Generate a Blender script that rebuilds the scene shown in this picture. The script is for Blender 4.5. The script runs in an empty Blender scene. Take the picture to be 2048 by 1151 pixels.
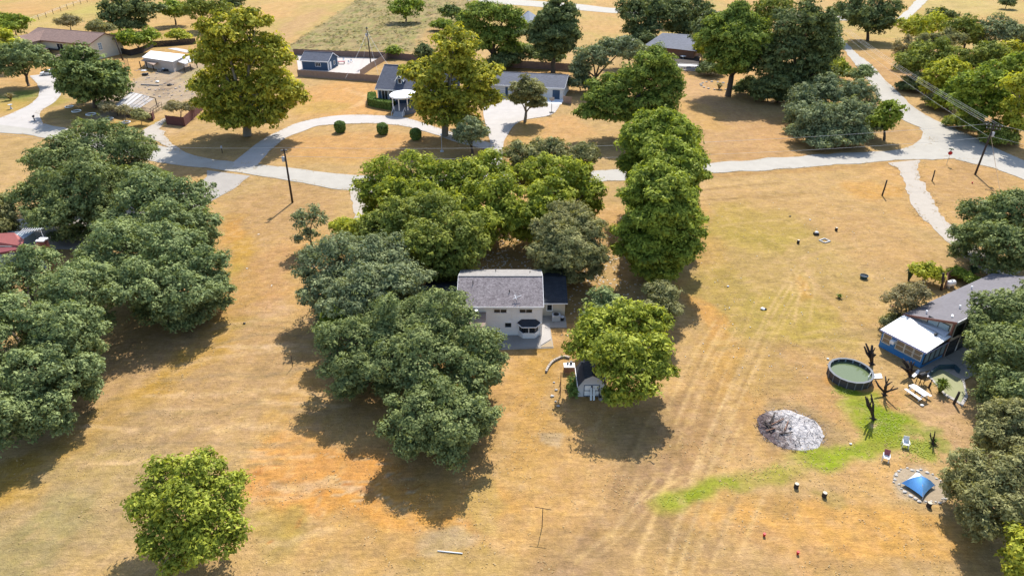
import bpy, math, random
import numpy as np
from mathutils import Matrix, Vector, noise as mnoise

# ------------------------------------------------------------------ camera, sky, sun, exposure
scene = bpy.context.scene
col = scene.collection
CAM_H = 45.0; PITCH = math.radians(29.9); FOC = 1365.3          # focal length in pixels of the 2048 px wide photograph
cam_d = bpy.data.cameras.new('camera'); cam = bpy.data.objects.new('camera', cam_d); col.objects.link(cam)
cam_d.sensor_width = 36.0; cam_d.lens = 36.0 * FOC / 2048.0; cam_d.clip_start = 0.5; cam_d.clip_end = 9000
cam.location = (0, 0, CAM_H); cam.rotation_euler = (math.radians(90) - PITCH, 0, 0)
scene.camera = cam
SUN_EL = math.radians(48.0); SUN_AZ = math.radians(77.0)        # azimuth from +X, counter-clockwise
sun_dir = Vector((math.cos(SUN_EL) * math.cos(SUN_AZ), math.cos(SUN_EL) * math.sin(SUN_AZ), math.sin(SUN_EL)))
world = bpy.data.worlds.new('World'); scene.world = world; world.use_nodes = True
wn = world.node_tree; wn.nodes.clear()
sky = wn.nodes.new('ShaderNodeTexSky'); sky.sky_type = 'NISHITA'; sky.sun_disc = False
sky.sun_elevation = SUN_EL; sky.sun_rotation = math.radians(90) - SUN_AZ
sky.air_density = 1.0; sky.dust_density = 1.0; sky.ozone_density = 1.0
bg = wn.nodes.new('ShaderNodeBackground'); bg.inputs['Strength'].default_value = 0.15
wo = wn.nodes.new('ShaderNodeOutputWorld')
wn.links.new(sky.outputs[0], bg.inputs[0]); wn.links.new(bg.outputs[0], wo.inputs[0])
sun_l = bpy.data.lights.new('sun', 'SUN'); sun_l.energy = 4.4; sun_l.angle = math.radians(0.55); sun_l.color = (1.0, 0.955, 0.88)
sun_o = bpy.data.objects.new('sun', sun_l); col.objects.link(sun_o)
sun_o.rotation_euler = sun_dir.to_track_quat('Z', 'Y').to_euler(); sun_o.location = (0, 0, 120)
vs = scene.view_settings
vs.view_transform = 'Standard'; vs.look = 'None'; vs.exposure = 0.74; vs.gamma = 1.0; vs.use_curve_mapping = False
scene.cycles.max_bounces = 6; scene.cycles.diffuse_bounces = 2; scene.cycles.transmission_bounces = 4

# ------------------------------------------------------------------ pixel -> place
CP, SP = math.cos(PITCH), math.sin(PITCH)
def ray(px, py):
    u = (px - 1024) / FOC; v = (py - 575.5) / FOC
    return u, CP - v * SP, -SP - v * CP
def G(px, py, z=0.0):
    """point at height z seen at that pixel (things stand on the ground, z = 0)"""
    r = ray(px, py); t = (z - CAM_H) / r[2]
    return Vector((r[0] * t, r[1] * t, z))
def VP(px, py, Y):
    r = ray(px, py); t = Y / r[1]
    return Vector((r[0] * t, Y, CAM_H + r[2] * t))
def depth(p): return p.y * CP + (CAM_H - p.z) * SP
def scl(p): return FOC / depth(p)

# ------------------------------------------------------------------ materials
def lin(c): return tuple(((x / 255) / 12.92 if x / 255 <= 0.04045 else ((x / 255 + 0.055) / 1.055) ** 2.4) for x in c)
MATS = {}
def pm(name, c, var=0.15, scale=2.0, rough=0.85, bump=0.15, metal=0.0, fine=14.0, c2=None, spec=0.3, pattern=None, psize=0.3):
    if name in MATS: return MATS[name]
    m = bpy.data.materials.new(name); m.use_nodes = True; nt = m.node_tree; N = nt.nodes; L = nt.links
    b = N['Principled BSDF']; b.inputs['Roughness'].default_value = rough; b.inputs['Metallic'].default_value = metal
    b.inputs['Specular IOR Level'].default_value = spec
    tc = N.new('ShaderNodeTexCoord')
    n1 = N.new('ShaderNodeTexNoise'); n1.inputs['Scale'].default_value = scale; n1.inputs['Detail'].default_value = 6; n1.inputs['Roughness'].default_value = 0.65
    n2 = N.new('ShaderNodeTexNoise'); n2.inputs['Scale'].default_value = fine; n2.inputs['Detail'].default_value = 3
    L.new(tc.outputs['Object'], n1.inputs['Vector']); L.new(tc.outputs['Object'], n2.inputs['Vector'])
    ad = N.new('ShaderNodeMath'); ad.operation = 'ADD'; mu = N.new('ShaderNodeMath'); mu.operation = 'MULTIPLY'; mu.inputs[1].default_value = 0.5
    L.new(n1.outputs['Fac'], ad.inputs[0]); L.new(n2.outputs['Fac'], ad.inputs[1]); L.new(ad.outputs[0], mu.inputs[0])
    rp = N.new('ShaderNodeValToRGB'); rp.color_ramp.elements[0].position = 0.33; rp.color_ramp.elements[1].position = 0.67
    if c2 is None: lo = [x * (1 - var) for x in c]; hi = [min(1, x * (1 + var)) for x in c]
    else: lo, hi = c, c2
    rp.color_ramp.elements[0].color = (*lo, 1); rp.color_ramp.elements[1].color = (*hi, 1)
    L.new(mu.outputs[0], rp.inputs[0])
    out = rp.outputs[0]; hgt = n2.outputs['Fac']
    if pattern == 'shingle':
        br = N.new('ShaderNodeTexBrick'); br.inputs['Scale'].default_value = 1.0; br.inputs['Brick Width'].default_value = psize * 1.8
        br.inputs['Row Height'].default_value = psize; br.inputs['Mortar Size'].default_value = 0.02
        br.inputs['Color1'].default_value = (1, 1, 1, 1); br.inputs['Color2'].default_value = (0.68, 0.68, 0.68, 1); br.inputs['Mortar'].default_value = (0.5, 0.5, 0.5, 1)
        L.new(tc.outputs['Object'], br.inputs['Vector'])
        mx = N.new('ShaderNodeMix'); mx.data_type = 'RGBA'; mx.blend_type = 'MULTIPLY'; mx.inputs[0].default_value = 0.8
        L.new(out, mx.inputs[6]); L.new(br.outputs['Color'], mx.inputs[7]); out = mx.outputs[2]
    if pattern == 'siding':
        sx = N.new('ShaderNodeSeparateXYZ'); L.new(tc.outputs['Object'], sx.inputs[0])
        dv = N.new('ShaderNodeMath'); dv.operation = 'DIVIDE'; dv.inputs[1].default_value = psize; L.new(sx.outputs['Z'], dv.inputs[0])
        fr = N.new('ShaderNodeMath'); fr.operation = 'FRACT'; L.new(dv.outputs[0], fr.inputs[0]); hgt = fr.outputs[0]
    L.new(out, b.inputs['Base Color'])
    if bump:
        bp = N.new('ShaderNodeBump'); bp.inputs['Strength'].default_value = min(1, bump * 2); bp.inputs['Distance'].default_value = 0.03
        L.new(hgt, bp.inputs['Height']); L.new(bp.outputs[0], b.inputs['Normal'])
    MATS[name] = m
    return m
def glass(name, c=(0.02, 0.025, 0.03), rough=0.08):
    if name in MATS: return MATS[name]
    m = bpy.data.materials.new(name); m.use_nodes = True; b = m.node_tree.nodes['Principled BSDF']
    b.inputs['Base Color'].default_value = (*c, 1); b.inputs['Roughness'].default_value = rough; b.inputs['Specular IOR Level'].default_value = 0.25
    MATS[name] = m
    return m
def leafmat(name, c1, c2, trans=0.35, c3=None):
    """c1 dark to c2 light leaf tone; varies by leaf and by clump"""
    if name in MATS: return MATS[name]
    m = bpy.data.materials.new(name); m.use_nodes = True; nt = m.node_tree; N = nt.nodes; L = nt.links
    N.remove(N['Principled BSDF']); out = N['Material Output']
    ge = N.new('ShaderNodeNewGeometry'); at = N.new('ShaderNodeAttribute'); at.attribute_name = 'cl'
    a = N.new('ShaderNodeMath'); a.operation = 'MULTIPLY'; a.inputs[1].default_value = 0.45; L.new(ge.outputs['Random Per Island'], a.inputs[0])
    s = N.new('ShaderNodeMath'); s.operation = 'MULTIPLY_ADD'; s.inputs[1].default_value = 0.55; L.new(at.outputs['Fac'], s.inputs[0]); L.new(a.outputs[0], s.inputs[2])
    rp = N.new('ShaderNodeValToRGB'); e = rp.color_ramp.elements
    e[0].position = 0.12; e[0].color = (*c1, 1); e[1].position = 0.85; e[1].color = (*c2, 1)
    if c3: k = e.new(0.5); k.color = (*c3, 1)
    L.new(s.outputs[0], rp.inputs[0])
    d = N.new('ShaderNodeBsdfDiffuse'); t = N.new('ShaderNodeBsdfTranslucent'); mx = N.new('ShaderNodeMixShader'); mx.inputs[0].default_value = trans
    g = N.new('ShaderNodeBsdfGlossy'); g.inputs['Roughness'].default_value = 0.55; g.inputs['Color'].default_value = (0.8, 0.85, 0.8, 1)
    m2 = N.new('ShaderNodeMixShader'); m2.inputs[0].default_value = 0.012
    tb = N.new('ShaderNodeMix'); tb.data_type = 'RGBA'; tb.blend_type = 'MULTIPLY'; tb.inputs[0].default_value = 1.0; tb.inputs[7].default_value = (1.25, 1.2, 0.55, 1)
    L.new(rp.outputs[0], d.inputs[0]); L.new(rp.outputs[0], tb.inputs[6]); L.new(tb.outputs[2], t.inputs[0])
    L.new(d.outputs[0], mx.inputs[1]); L.new(t.outputs[0], mx.inputs[2]); L.new(mx.outputs[0], m2.inputs[1]); L.new(g.outputs[0], m2.inputs[2])
    L.new(m2.outputs[0], out.inputs[0])
    MATS[name] = m
    return m

# ------------------------------------------------------------------ mesh building
class MB:
    def __init__(s): s.v = []; s.f = []; s.M = Matrix.Identity(4)
    def add(s, vs, fs):
        o = len(s.v); s.v += [tuple(s.M @ Vector(p)) for p in vs]; s.f += [tuple(i + o for i in f) for f in fs]; return s
    def bx(s, x0, x1, y0, y1, z0, z1):
        return s.add([(x0,y0,z0),(x1,y0,z0),(x1,y1,z0),(x0,y1,z0),(x0,y0,z1),(x1,y0,z1),(x1,y1,z1),(x0,y1,z1)],
                     [(3,2,1,0),(4,5,6,7),(0,1,5,4),(1,2,6,5),(2,3,7,6),(3,0,4,7)])
    def box(s, c, d, rz=0.0, rx=0.0, ry=0.0):
        k = s.M; s.M = k @ Matrix.Translation(c) @ Matrix.Rotation(rz, 4, 'Z') @ Matrix.Rotation(ry, 4, 'Y') @ Matrix.Rotation(rx, 4, 'X')
        s.bx(-d[0]/2, d[0]/2, -d[1]/2, d[1]/2, -d[2]/2, d[2]/2); s.M = k; return s
    def bar(s, p, q, w, h=None):
        """box section from p to q"""
        p = Vector(p); q = Vector(q); h = h or w; d = q - p; k = s.M
        s.M = k @ Matrix.Translation((p + q) / 2) @ d.to_track_quat('X', 'Z').to_matrix().to_4x4()
        s.bx(-d.length/2, d.length/2, -w/2, w/2, -h/2, h/2); s.M = k; return s
    def tube(s, p, q, r0, r1=None, n=8, cap=True):
        p = Vector(p); q = Vector(q); r1 = r0 if r1 is None else r1
        R = (q - p).to_track_quat('Z', 'Y').to_matrix(); vs = []
        for c, r in ((p, r0), (q, r1)):
            for i in range(n):
                a = 2 * math.pi * i / n; vs.append(c + R @ Vector((r * math.cos(a), r * math.sin(a), 0)))
        fs = [(i, (i + 1) % n, n + (i + 1) % n, n + i) for i in range(n)]
        if cap: fs += [tuple(range(n))[::-1], tuple(range(n, 2 * n))]
        return s.add(vs, fs)
    def path(s, pts, rad, n=6):
        pts = [Vector(p) for p in pts]; vs = []
        for k, p in enumerate(pts):
            d = (pts[min(k + 1, len(pts) - 1)] - pts[max(k - 1, 0)]); R = d.to_track_quat('Z', 'Y').to_matrix(); r = rad[k] if hasattr(rad, '__len__') else rad
            for i in range(n):
                a = 2 * math.pi * i / n; vs.append(p + R @ Vector((r * math.cos(a), r * math.sin(a), 0)))
        fs = []
        for k in range(len(pts) - 1):
            fs += [(k*n + i, k*n + (i + 1) % n, (k+1)*n + (i + 1) % n, (k+1)*n + i) for i in range(n)]
        fs += [tuple(range(n))[::-1], tuple(range((len(pts)-1)*n, len(pts)*n))]
        return s.add(vs, fs)
    def lathe(s, prof, n=20, c=(0, 0, 0), sx=1.0, sy=1.0):
        vs = []; 
        for r, z in prof:
            for i in range(n):
                a = 2 * math.pi * i / n; vs.append((c[0] + r * sx * math.cos(a), c[1] + r * sy * math.sin(a), c[2] + z))
        fs = []
        for k in range(len(prof) - 1):
            fs += [(k*n + i, k*n + (i + 1) % n, (k+1)*n + (i + 1) % n, (k+1)*n + i) for i in range(n)]
        fs += [tuple(range(n))[::-1], tuple(range((len(prof)-1)*n, len(prof)*n))]
        return s.add(vs, fs)
    def prism(s, poly, z0, z1):
        n = len(poly); a = sum(poly[i][0]*poly[(i+1)%n][1] - poly[(i+1)%n][0]*poly[i][1] for i in range(n))
        if a < 0: poly = poly[::-1]
        f0 = (lambda p: z0) if not callable(z0) else z0; f1 = (lambda p: z1) if not callable(z1) else z1
        return s.add([(p[0], p[1], f0(p)) for p in poly] + [(p[0], p[1], f1(p)) for p in poly],
                     [tuple(range(n))[::-1], tuple(range(n, 2*n))] + [(i, (i+1)%n, n+(i+1)%n, n+i) for i in range(n)])
    def slab(s, quad, t):
        """thick panel under the four given corner points (counter-clockwise seen from above)"""
        q = [Vector(p) for p in quad]; n = len(q); nv = Vector((0, 0, 0))
        for i in range(n): nv += q[i].cross(q[(i + 1) % n])
        nv.normalize(); vs = [p - nv * t for p in q] + q
        return s.add(vs, [tuple(range(n))[::-1], tuple(range(n, 2*n))] + [(i, (i+1)%n, n+(i+1)%n, n+i) for i in range(n)])
    def build(s, name, mat, parent=None, smooth=False, loc=None, rz=0.0):
        me = bpy.data.meshes.new(name); me.from_pydata(s.v, [], s.f); me.validate(); me.update()
        if smooth: me.polygons.foreach_set('use_smooth', [True] * len(me.polygons))
        me.materials.append(mat)
        return link(name, me, parent, loc, rz)
def link(name, me, parent=None, loc=None, rz=0.0):
    o = bpy.data.objects.new(name, me); col.objects.link(o); o.parent = parent
    if loc is not None: o.location = loc
    o.rotation_euler = (0, 0, rz)
    return o
def tag(o, label=None, cat=None, group=None, kind=None):
    if label: o['label'] = label
    if cat: o['category'] = cat
    if group: o['group'] = group
    if kind: o['kind'] = kind
    return o
def thing(name, label, cat, loc, rz=0.0, group=None):
    o = bpy.data.objects.new(name, None); col.objects.link(o); o.location = loc; o.rotation_euler = (0, 0, rz); o.empty_display_size = 0.3
    return tag(o, label, cat, group)
def struct(o): o['kind'] = 'structure'; return o

# ------------------------------------------------------------------ vector noise for the ground sheet
def vnoise(x, y, seed=0):
    xi = np.floor(x).astype(np.int64); yi = np.floor(y).astype(np.int64); fx = x - xi; fy = y - yi
    fx = fx * fx * (3 - 2 * fx); fy = fy * fy * (3 - 2 * fy)
    def h(a, b):
        n = (a * 374761393 + b * 668265263 + seed * 974634777) & 0xffffffff
        n = ((n ^ (n >> 13)) * 1274126177) & 0xffffffff
        return ((n ^ (n >> 16)) & 0xffff) / 65535.0
    return (h(xi, yi) * (1 - fx) + h(xi + 1, yi) * fx) * (1 - fy) + (h(xi, yi + 1) * (1 - fx) + h(xi + 1, yi + 1) * fx) * fy
def fbm(x, y, seed=0, o=4):
    s = 0; a = 0.5; t = 0
    for k in range(o): s = s + a * vnoise(x * 2**k, y * 2**k, seed + k * 17); t += a; a *= 0.5
    return s / t

# ------------------------------------------------------------------ ground: one sheet, soil and grass colours as they lie
KA = 1.76
def A(r, g, b): return np.array(lin((r, g, b))) / KA * (np.array([1.0, .975, .89]) if r - b > 30 else 1.0)
def axis(a, b, step, grow, far):
    up = [b]; d = step
    while up[-1] < far: d *= grow; up.append(up[-1] + d)
    return list(np.arange(a, b, step)) + up
xs = axis(0, 80, 0.36, 1.05, 3000); xs = np.array([-x for x in xs[:0:-1]] + xs)
ys = axis(29, 112, 0.31, 1.022, 5000); ys = np.array([-400, -200, -80, -20, 8, 18, 24] + ys)
GX, GY = np.meshgrid(xs, ys); gx = GX.ravel(); gy = GY.ravel()
wx = gx + 3.2 * (fbm(gx * .22, gy * .22, 3) - .5) * 2; wy = gy + 3.2 * (fbm(gx * .22, gy * .22, 9) - .5) * 2
C = np.zeros((len(gx), 3)); C[:] = A(208, 173, 120)
n0 = fbm(gx * .035, gy * .035, 21); n1 = fbm(gx * .11, gy * .11, 5); n2 = fbm(gx * .5, gy * .5, 8); n3 = fbm(gx * 1.3, gy * 1.3, 14, 2)
def mixc(w, c):
    w = np.clip(w, 0, 1)[:, None]; C[:] = C * (1 - w) + np.array(c) * w
def sm(x, a, b): t = np.clip((x - a) / (b - a), 0, 1); return t * t * (3 - 2 * t)
mixc(sm(n0, .45, .62) * .6, A(222, 172, 108)); mixc(sm(n1, .5, .7) * .45, A(192, 162, 112)); mixc(sm(1 - n1, .52, .72) * .35, A(214, 176, 126))
def paint(px, py, rx, ry, c, al=0.8, soft=0.6):
    p = G(px, py); s = scl(p); RX = rx / s; RY = abs(G(px, max(py - ry, 2)).y - G(px, py + ry).y) / 2; e = 1 + soft
    I = np.nonzero((np.abs(gx - p.x) < RX * e + 4) & (np.abs(gy - p.y) < RY * e + 4))[0]
    d = np.sqrt(((wx[I] - p.x) / RX) ** 2 + ((wy[I] - p.y) / RY) ** 2)
    w = np.clip(sm(1.0 + soft / 2 - d, 0, soft) * al * (0.75 + 0.5 * n2[I]), 0, 1)[:, None]; C[I] = C[I] * (1 - w) + np.array(c) * w
def pline(pts, w, c, al=0.5, warp=0.35, soft=0.6):
    P = [G(*q) for q in pts]; m = w + 4; I = np.nonzero((gx > min(p.x for p in P) - m) & (gx < max(p.x for p in P) + m) & (gy > min(p.y for p in P) - m) & (gy < max(p.y for p in P) + m))[0]
    x = gx[I] * (1 - warp) + wx[I] * warp; y = gy[I] * (1 - warp) + wy[I] * warp; best = np.full(len(I), 1e9)
    for a, b in zip(P[:-1], P[1:]):
        dx, dy = b.x - a.x, b.y - a.y; t = np.clip(((x - a.x) * dx + (y - a.y) * dy) / (dx * dx + dy * dy), 0, 1)
        best = np.minimum(best, np.hypot(x - a.x - t * dx, y - a.y - t * dy))
    k = np.clip(sm(w * (0.5 + soft / 2) - best, 0, w * soft) * al * (0.35 + 1.2 * n2[I]), 0, 1)[:, None]; C[I] = C[I] * (1 - k) + np.array(c) * k
OR = A(234, 168, 88); OC = A(204, 162, 78); TN = A(200, 162, 118); GT = A(186, 160, 92); GN = A(150, 164, 52); BR = A(166, 138, 108); PALE = A(224, 192, 150); GY_ = A(178, 160, 132); GR2 = A(170, 158, 84)
# near field, left to right
paint(330, 770, 260, 150, A(196, 160, 116), .7); paint(180, 1000, 220, 120, A(186, 162, 118), .7); paint(60, 1080, 90, 90, A(170, 158, 108), .6); paint(160, 930, 120, 40, GT, .35)
pline([(20, 975), (150, 880), (300, 790), (430, 690), (470, 620), (480, 520), (460, 440)], 4.2, OC, .8, .8); pline([(470, 660), (480, 590), (470, 540)], 3.5, GR2, .4, .8)
paint(530, 620, 50, 25, A(210, 176, 140), .6); paint(520, 560, 60, 80, A(206, 160, 112), .6); paint(560, 420, 110, 60, A(196, 156, 110), .6); paint(450, 470, 22, 30, A(222, 166, 92), .6)
paint(650, 960, 160, 75, A(230, 164, 90), .8); paint(600, 890, 70, 60, A(232, 172, 100), .8); paint(760, 1010, 160, 50, A(234, 168, 86), .8); paint(590, 790, 40, 60, A(214, 170, 104), .6)
pline([(560, 975), (640, 985), (740, 1000), (800, 1012)], 1.1, PALE, .7, .9); pline([(720, 995), (850, 1030), (940, 1050)], .8, A(190, 124, 62), .6, .9)
paint(530, 1060, 55, 55, A(186, 164, 84), .55); paint(560, 1110, 110, 40, A(190, 160, 108), .5); paint(700, 1100, 140, 50, A(214, 168, 104), .6)
paint(900, 1000, 140, 50, A(228, 172, 94), .7); paint(960, 1000, 40, 60, A(186, 168, 112), .5); paint(870, 1080, 60, 25, A(196, 172, 134), .7); paint(880, 1130, 140, 30, A(196, 168, 106), .5)
paint(1060, 800, 50, 130, A(214, 168, 98), .7); paint(1075, 740, 30, 40, A(196, 156, 80), .5); paint(1085, 886, 26, 14, A(206, 190, 164), .9, .4); paint(1085, 886, 42, 24, A(206, 166, 110), .5)
pline([(1370, 850), (1330, 930), (1250, 1040), (1130, 1150)], 7.5, A(172, 140, 106), .75, .9); pline([(1660, 640), (1560, 720), (1450, 800), (1380, 880)], 7, A(188, 150, 106), .5, .9)
paint(1290, 870, 70, 60, A(176, 150, 104), .4)
paint(1440, 700, 60, 140, A(206, 162, 96), .5); paint(1400, 480, 40, 160, A(212, 166, 96), .5); paint(1500, 450, 90, 50, A(188, 166, 80), .85); paint(1600, 640, 100, 55, A(190, 168, 80), .75); paint(1470, 600, 70, 80, A(184, 164, 90), .65); paint(1700, 600, 60, 50, A(200, 160, 108), .5)
paint(1740, 380, 60, 18, A(222, 168, 92), .7); paint(1600, 420, 200, 40, A(202, 162, 108), .4); paint(1750, 480, 90, 60, A(204, 164, 112), .6); paint(1420, 660, 30, 100, OR, .4); paint(1590, 575, 16, 25, OR, .6)
paint(1610, 790, 100, 60, A(196, 156, 112), .5); paint(1680, 760, 40, 30, OR, .6); paint(1760, 780, 50, 40, A(222, 170, 110), .6); paint(1890, 850, 50, 60, A(210, 172, 132), .7)
paint(1600, 1050, 220, 70, A(228, 172, 96), .7); paint(1500, 1100, 150, 50, A(196, 158, 116), .5); paint(1800, 1110, 180, 40, A(196, 160, 110), .6); paint(1860, 1060, 120, 40, A(224, 172, 96), .7); paint(1760, 960, 90, 35, A(222, 174, 112), .5); paint(1575, 1010, 40, 25, A(180, 146, 96), .5); paint(1640, 985, 25, 20, A(170, 150, 90), .7)
paint(1837, 972, 46, 30, A(206, 182, 150), .85, .5); paint(1578, 858, 78, 52, A(176, 150, 112), .8, .5)
paint(1560, 520, 150, 120, A(188, 164, 92), .4); paint(1500, 720, 90, 70, A(182, 158, 92), .35); paint(1330, 1080, 120, 50, A(178, 150, 104), .4); paint(240, 860, 160, 60, A(186, 158, 116), .4)
# wheel ruts and mower lines
for q in ([(1600, 540), (1540, 640), (1480, 740), (1420, 860), (1380, 960)], [(1585, 540), (1500, 690), (1440, 820), (1400, 930), (1350, 1060), (1330, 1150)], [(1430, 640), (1370, 740), (1335, 820)], [(1445, 650), (1385, 760), (1350, 850)], [(1450, 850), (1415, 950), (1385, 1050), (1350, 1150)],
          [(1590, 545), (1600, 580), (1590, 640)], [(1580, 560), (1585, 590)], [(1310, 960), (1230, 1060), (1150, 1120)], [(1370, 950), (1290, 1000)]):
    pline(q, .32, A(234, 198, 144), .6, .03, .6)
    pline([(x + 30, y) for x, y in q], .3, A(232, 196, 142), .45, .03, .6)
pline([(1400, 352), (1600, 340), (1780, 330)], 2.2, A(188, 146, 92), .6, .4); pline([(1400, 392), (1600, 372), (1760, 352)], 1.6, A(220, 180, 126), .6, .4); pline([(1400, 380), (1560, 366)], .9, A(160, 128, 84), .5, .3); pline([(1400, 400), (1640, 386)], .8, A(164, 130, 84), .4, .3)
pline([(1700, 640), (1620, 560), (1600, 520), (1680, 490), (1760, 480)], .9, A(222, 184, 134), .5, .3); pline([(1560, 520), (1600, 480), (1640, 470)], .7, A(222, 184, 134), .4, .3)
pline([(1530, 800), (1500, 850), (1540, 905), (1620, 900)], 1.0, A(210, 166, 110), .5, .3)
for k in range(9):
    y0 = 640 + k * 34; pline([(430 - k * 34, y0 + 20), (560 - k * 10, y0), (640, y0 + 4)], .7, A(176, 150, 112) if k % 2 else A(226, 190, 142), .6, .5)
rr_ = random.Random(4)
for k in range(34):                                   # mower passes over the left field, curving with the trees
    x0 = rr_.uniform(60, 520); y0 = rr_.uniform(600, 1100); l_ = rr_.uniform(60, 190); dy_ = rr_.uniform(-10, 14); pline([(x0, y0), (x0 + l_ * .5, y0 + dy_ * .6 - 3), (x0 + l_, y0 + dy_)], rr_.uniform(.3, .7), A(228, 194, 150) if k % 2 else A(172, 146, 104), rr_.uniform(.35, .7), .4)
for k in range(26):                                   # faint wheel lines up the right field
    x0 = rr_.uniform(1180, 1480); y0 = rr_.uniform(760, 1150); l_ = rr_.uniform(90, 260); pline([(x0 + l_ * .42, y0 - l_), (x0 + l_ * .18, y0 - l_ * .45), (x0, y0)], rr_.uniform(.25, .45), A(232, 194, 138) if k % 3 else A(164, 132, 94), rr_.uniform(.3, .65), .04)
for k in range(20):
    x0 = rr_.uniform(1420, 1720); y0 = rr_.uniform(400, 700); l_ = rr_.uniform(40, 140); pline([(x0, y0), (x0 + l_ * .5, y0 - 6), (x0 + l_, y0 + rr_.uniform(-16, 8))], rr_.uniform(.5, .9), A(222, 188, 132) if k % 2 else A(178, 152, 100), rr_.uniform(.3, .6), .3)
for k in range(40):                                   # bare pale and rusty soil spots in the orange corner
    paint(rr_.gauss(690, 90), rr_.gauss(985, 38), rr_.uniform(5, 16), rr_.uniform(2, 5), PALE if k % 3 else A(196, 132, 70), rr_.uniform(.5, .9))
pline([(1310, 1008), (1400, 985), (1480, 958), (1600, 922), (1700, 900), (1800, 885)], 2.0, A(172, 170, 68), .72, .7); pline([(1640, 915), (1720, 896), (1800, 882)], 2.6, A(156, 172, 50), .9, .8); pline([(1330, 1001), (1390, 988), (1470, 962)], 1.7, A(156, 168, 50), .8, .7)
paint(1770, 848, 70, 46, A(158, 172, 48), 1.0, .7); paint(1740, 800, 36, 25, A(160, 168, 62), .8); paint(1845, 900, 34, 28, A(150, 166, 50), .9, .5); paint(1790, 840, 30, 30, A(132, 160, 30), .7); paint(1868, 870, 22, 14, A(140, 156, 60), .8)
paint(1690, 780, 34, 14, A(140, 166, 40), .9, .5); paint(1764, 847, 10, 5, A(214, 190, 150), .9, .3)
# middle distance lawns
paint(700, 195, 110, 40, A(226, 172, 108), .8); paint(640, 215, 60, 14, A(200, 170, 92), .6); paint(720, 290, 190, 26, A(216, 164, 104), .7); paint(640, 320, 120, 10, A(206, 162, 96), .5); paint(800, 310, 60, 14, A(212, 166, 108), .5)
for k in range(4): pline([(690 + 14*k, 178 + k*3), (735 + 3*k, 195 + k*2), (700 + 8*k, 216 - k*2)], 1.0, A(236, 192, 140), .6, .1)
paint(1450, 250, 110, 60, A(206, 162, 118), .6); paint(1400, 230, 40, 30, A(214, 172, 104), .6); paint(1400, 180, 40, 30, A(216, 174, 132), .6); paint(1120, 255, 60, 25, A(220, 172, 116), .7); paint(1050, 265, 30, 20, A(206, 166, 96), .5); paint(1480, 310, 120, 14, A(196, 156, 110), .6)
paint(1180, 50, 50, 30, A(222, 176, 124), .8); paint(1720, 40, 60, 30, A(206, 164, 112), .6); paint(1780, 150, 50, 40, A(196, 156, 112), .6); paint(1960, 350, 60, 25, A(196, 158, 112), .6); paint(1920, 390, 70, 50, A(196, 158, 110), .6); paint(1800, 265, 35, 25, A(196, 158, 110), .7)
paint(330, 175, 95, 55, A(194, 174, 152), .95, .25); paint(400, 145, 30, 14, A(178, 164, 118), .6); pline([(310, 190), (340, 160), (372, 146)], 1.0, A(150, 130, 112), .8, .2); pline([(326, 194), (350, 165)], .8, A(150, 130, 112), .6, .2); paint(330, 178, 10, 3, A(140, 122, 106), .8); paint(350, 168, 7, 3, A(150, 130, 112), .7)
paint(60, 205, 60, 14, A(170, 158, 70), .8); paint(20, 215, 30, 14, A(206, 170, 96), .7); paint(40, 190, 40, 12, A(120, 140, 60), .8); paint(150, 225, 60, 14, A(190, 160, 96), .7); paint(250, 250, 60, 12, A(206, 168, 92), .7); paint(20, 310, 60, 40, A(196, 164, 112), .8); paint(330, 262, 40, 16, A(216, 180, 140), .6); paint(310, 248, 20, 6, A(196, 178, 90), .7)
paint(360, 280, 60, 14, A(206, 166, 104), .6)
# far fields
far = sm(gy, 232, 250)
mixc(far * .75, A(204, 174, 112)); mixc(far * sm(n1, .45, .65) * .6, A(196, 176, 104)); mixc(far * sm(n0, .5, .6) * .5, A(218, 172, 118))
paint(110, 30, 120, 26, A(206, 182, 112), .8); paint(60, 22, 70, 10, A(222, 174, 118), .7); paint(180, 22, 50, 12, A(196, 184, 104), .7); paint(520, 30, 50, 40, A(222, 178, 122), .7); paint(575, 60, 28, 50, A(206, 168, 122), .8); paint(350, 70, 50, 16, A(204, 176, 110), .7)
past = sm(gx, -78, -74) * (1 - sm(gx, -22, -14)) * sm(gy, 232, 238) * (1 - sm(gy, 390, 400))
mixc(past * .95, A(172, 160, 112)); mixc(past * sm(n2, .5, .68) * .8, A(150, 152, 86)); mixc(past * sm(1 - n2, .5, .66) * .7, A(156, 134, 100)); mixc(past * sm(n1, .5, .62) * .6, A(190, 168, 122))
paint(1940, 12, 110, 22, A(206, 184, 118), .9); paint(1650, 10, 50, 14, A(206, 172, 116), .7); paint(880, 75, 40, 30, A(214, 172, 118), .7)
mixc(sm(n3, .56, .8) * .35, A(222, 186, 138)); mixc(sm(1 - n3, .6, .85) * .3, A(150, 126, 88))
road_z = 0.0
gz = (n2 - .5) * .05 + past * (fbm(gx * .33, gy * .33, 31) - .3) * 1.1
me = bpy.data.meshes.new('ground'); nx, ny = len(xs), len(ys)
me.vertices.add(len(gx)); me.vertices.foreach_set('co', np.stack([gx, gy, gz], 1).astype(np.float32).ravel())
ii = (np.arange(ny - 1)[:, None] * nx + np.arange(nx - 1)[None, :]).ravel()
q = np.stack([ii, ii + 1, ii + nx + 1, ii + nx], 1).astype(np.int32); nf = len(q)
me.loops.add(nf * 4); me.loops.foreach_set('vertex_index', q.ravel()); me.polygons.add(nf)
me.polygons.foreach_set('loop_start', np.arange(nf, dtype=np.int32) * 4); me.polygons.foreach_set('use_smooth', np.ones(nf, dtype=bool)); me.update(); me.validate()
at = me.color_attributes.new('soil', 'FLOAT_COLOR', 'POINT'); at.data.foreach_set('color', np.concatenate([C, np.ones((len(C), 1))], 1).astype(np.float32).ravel())
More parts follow.
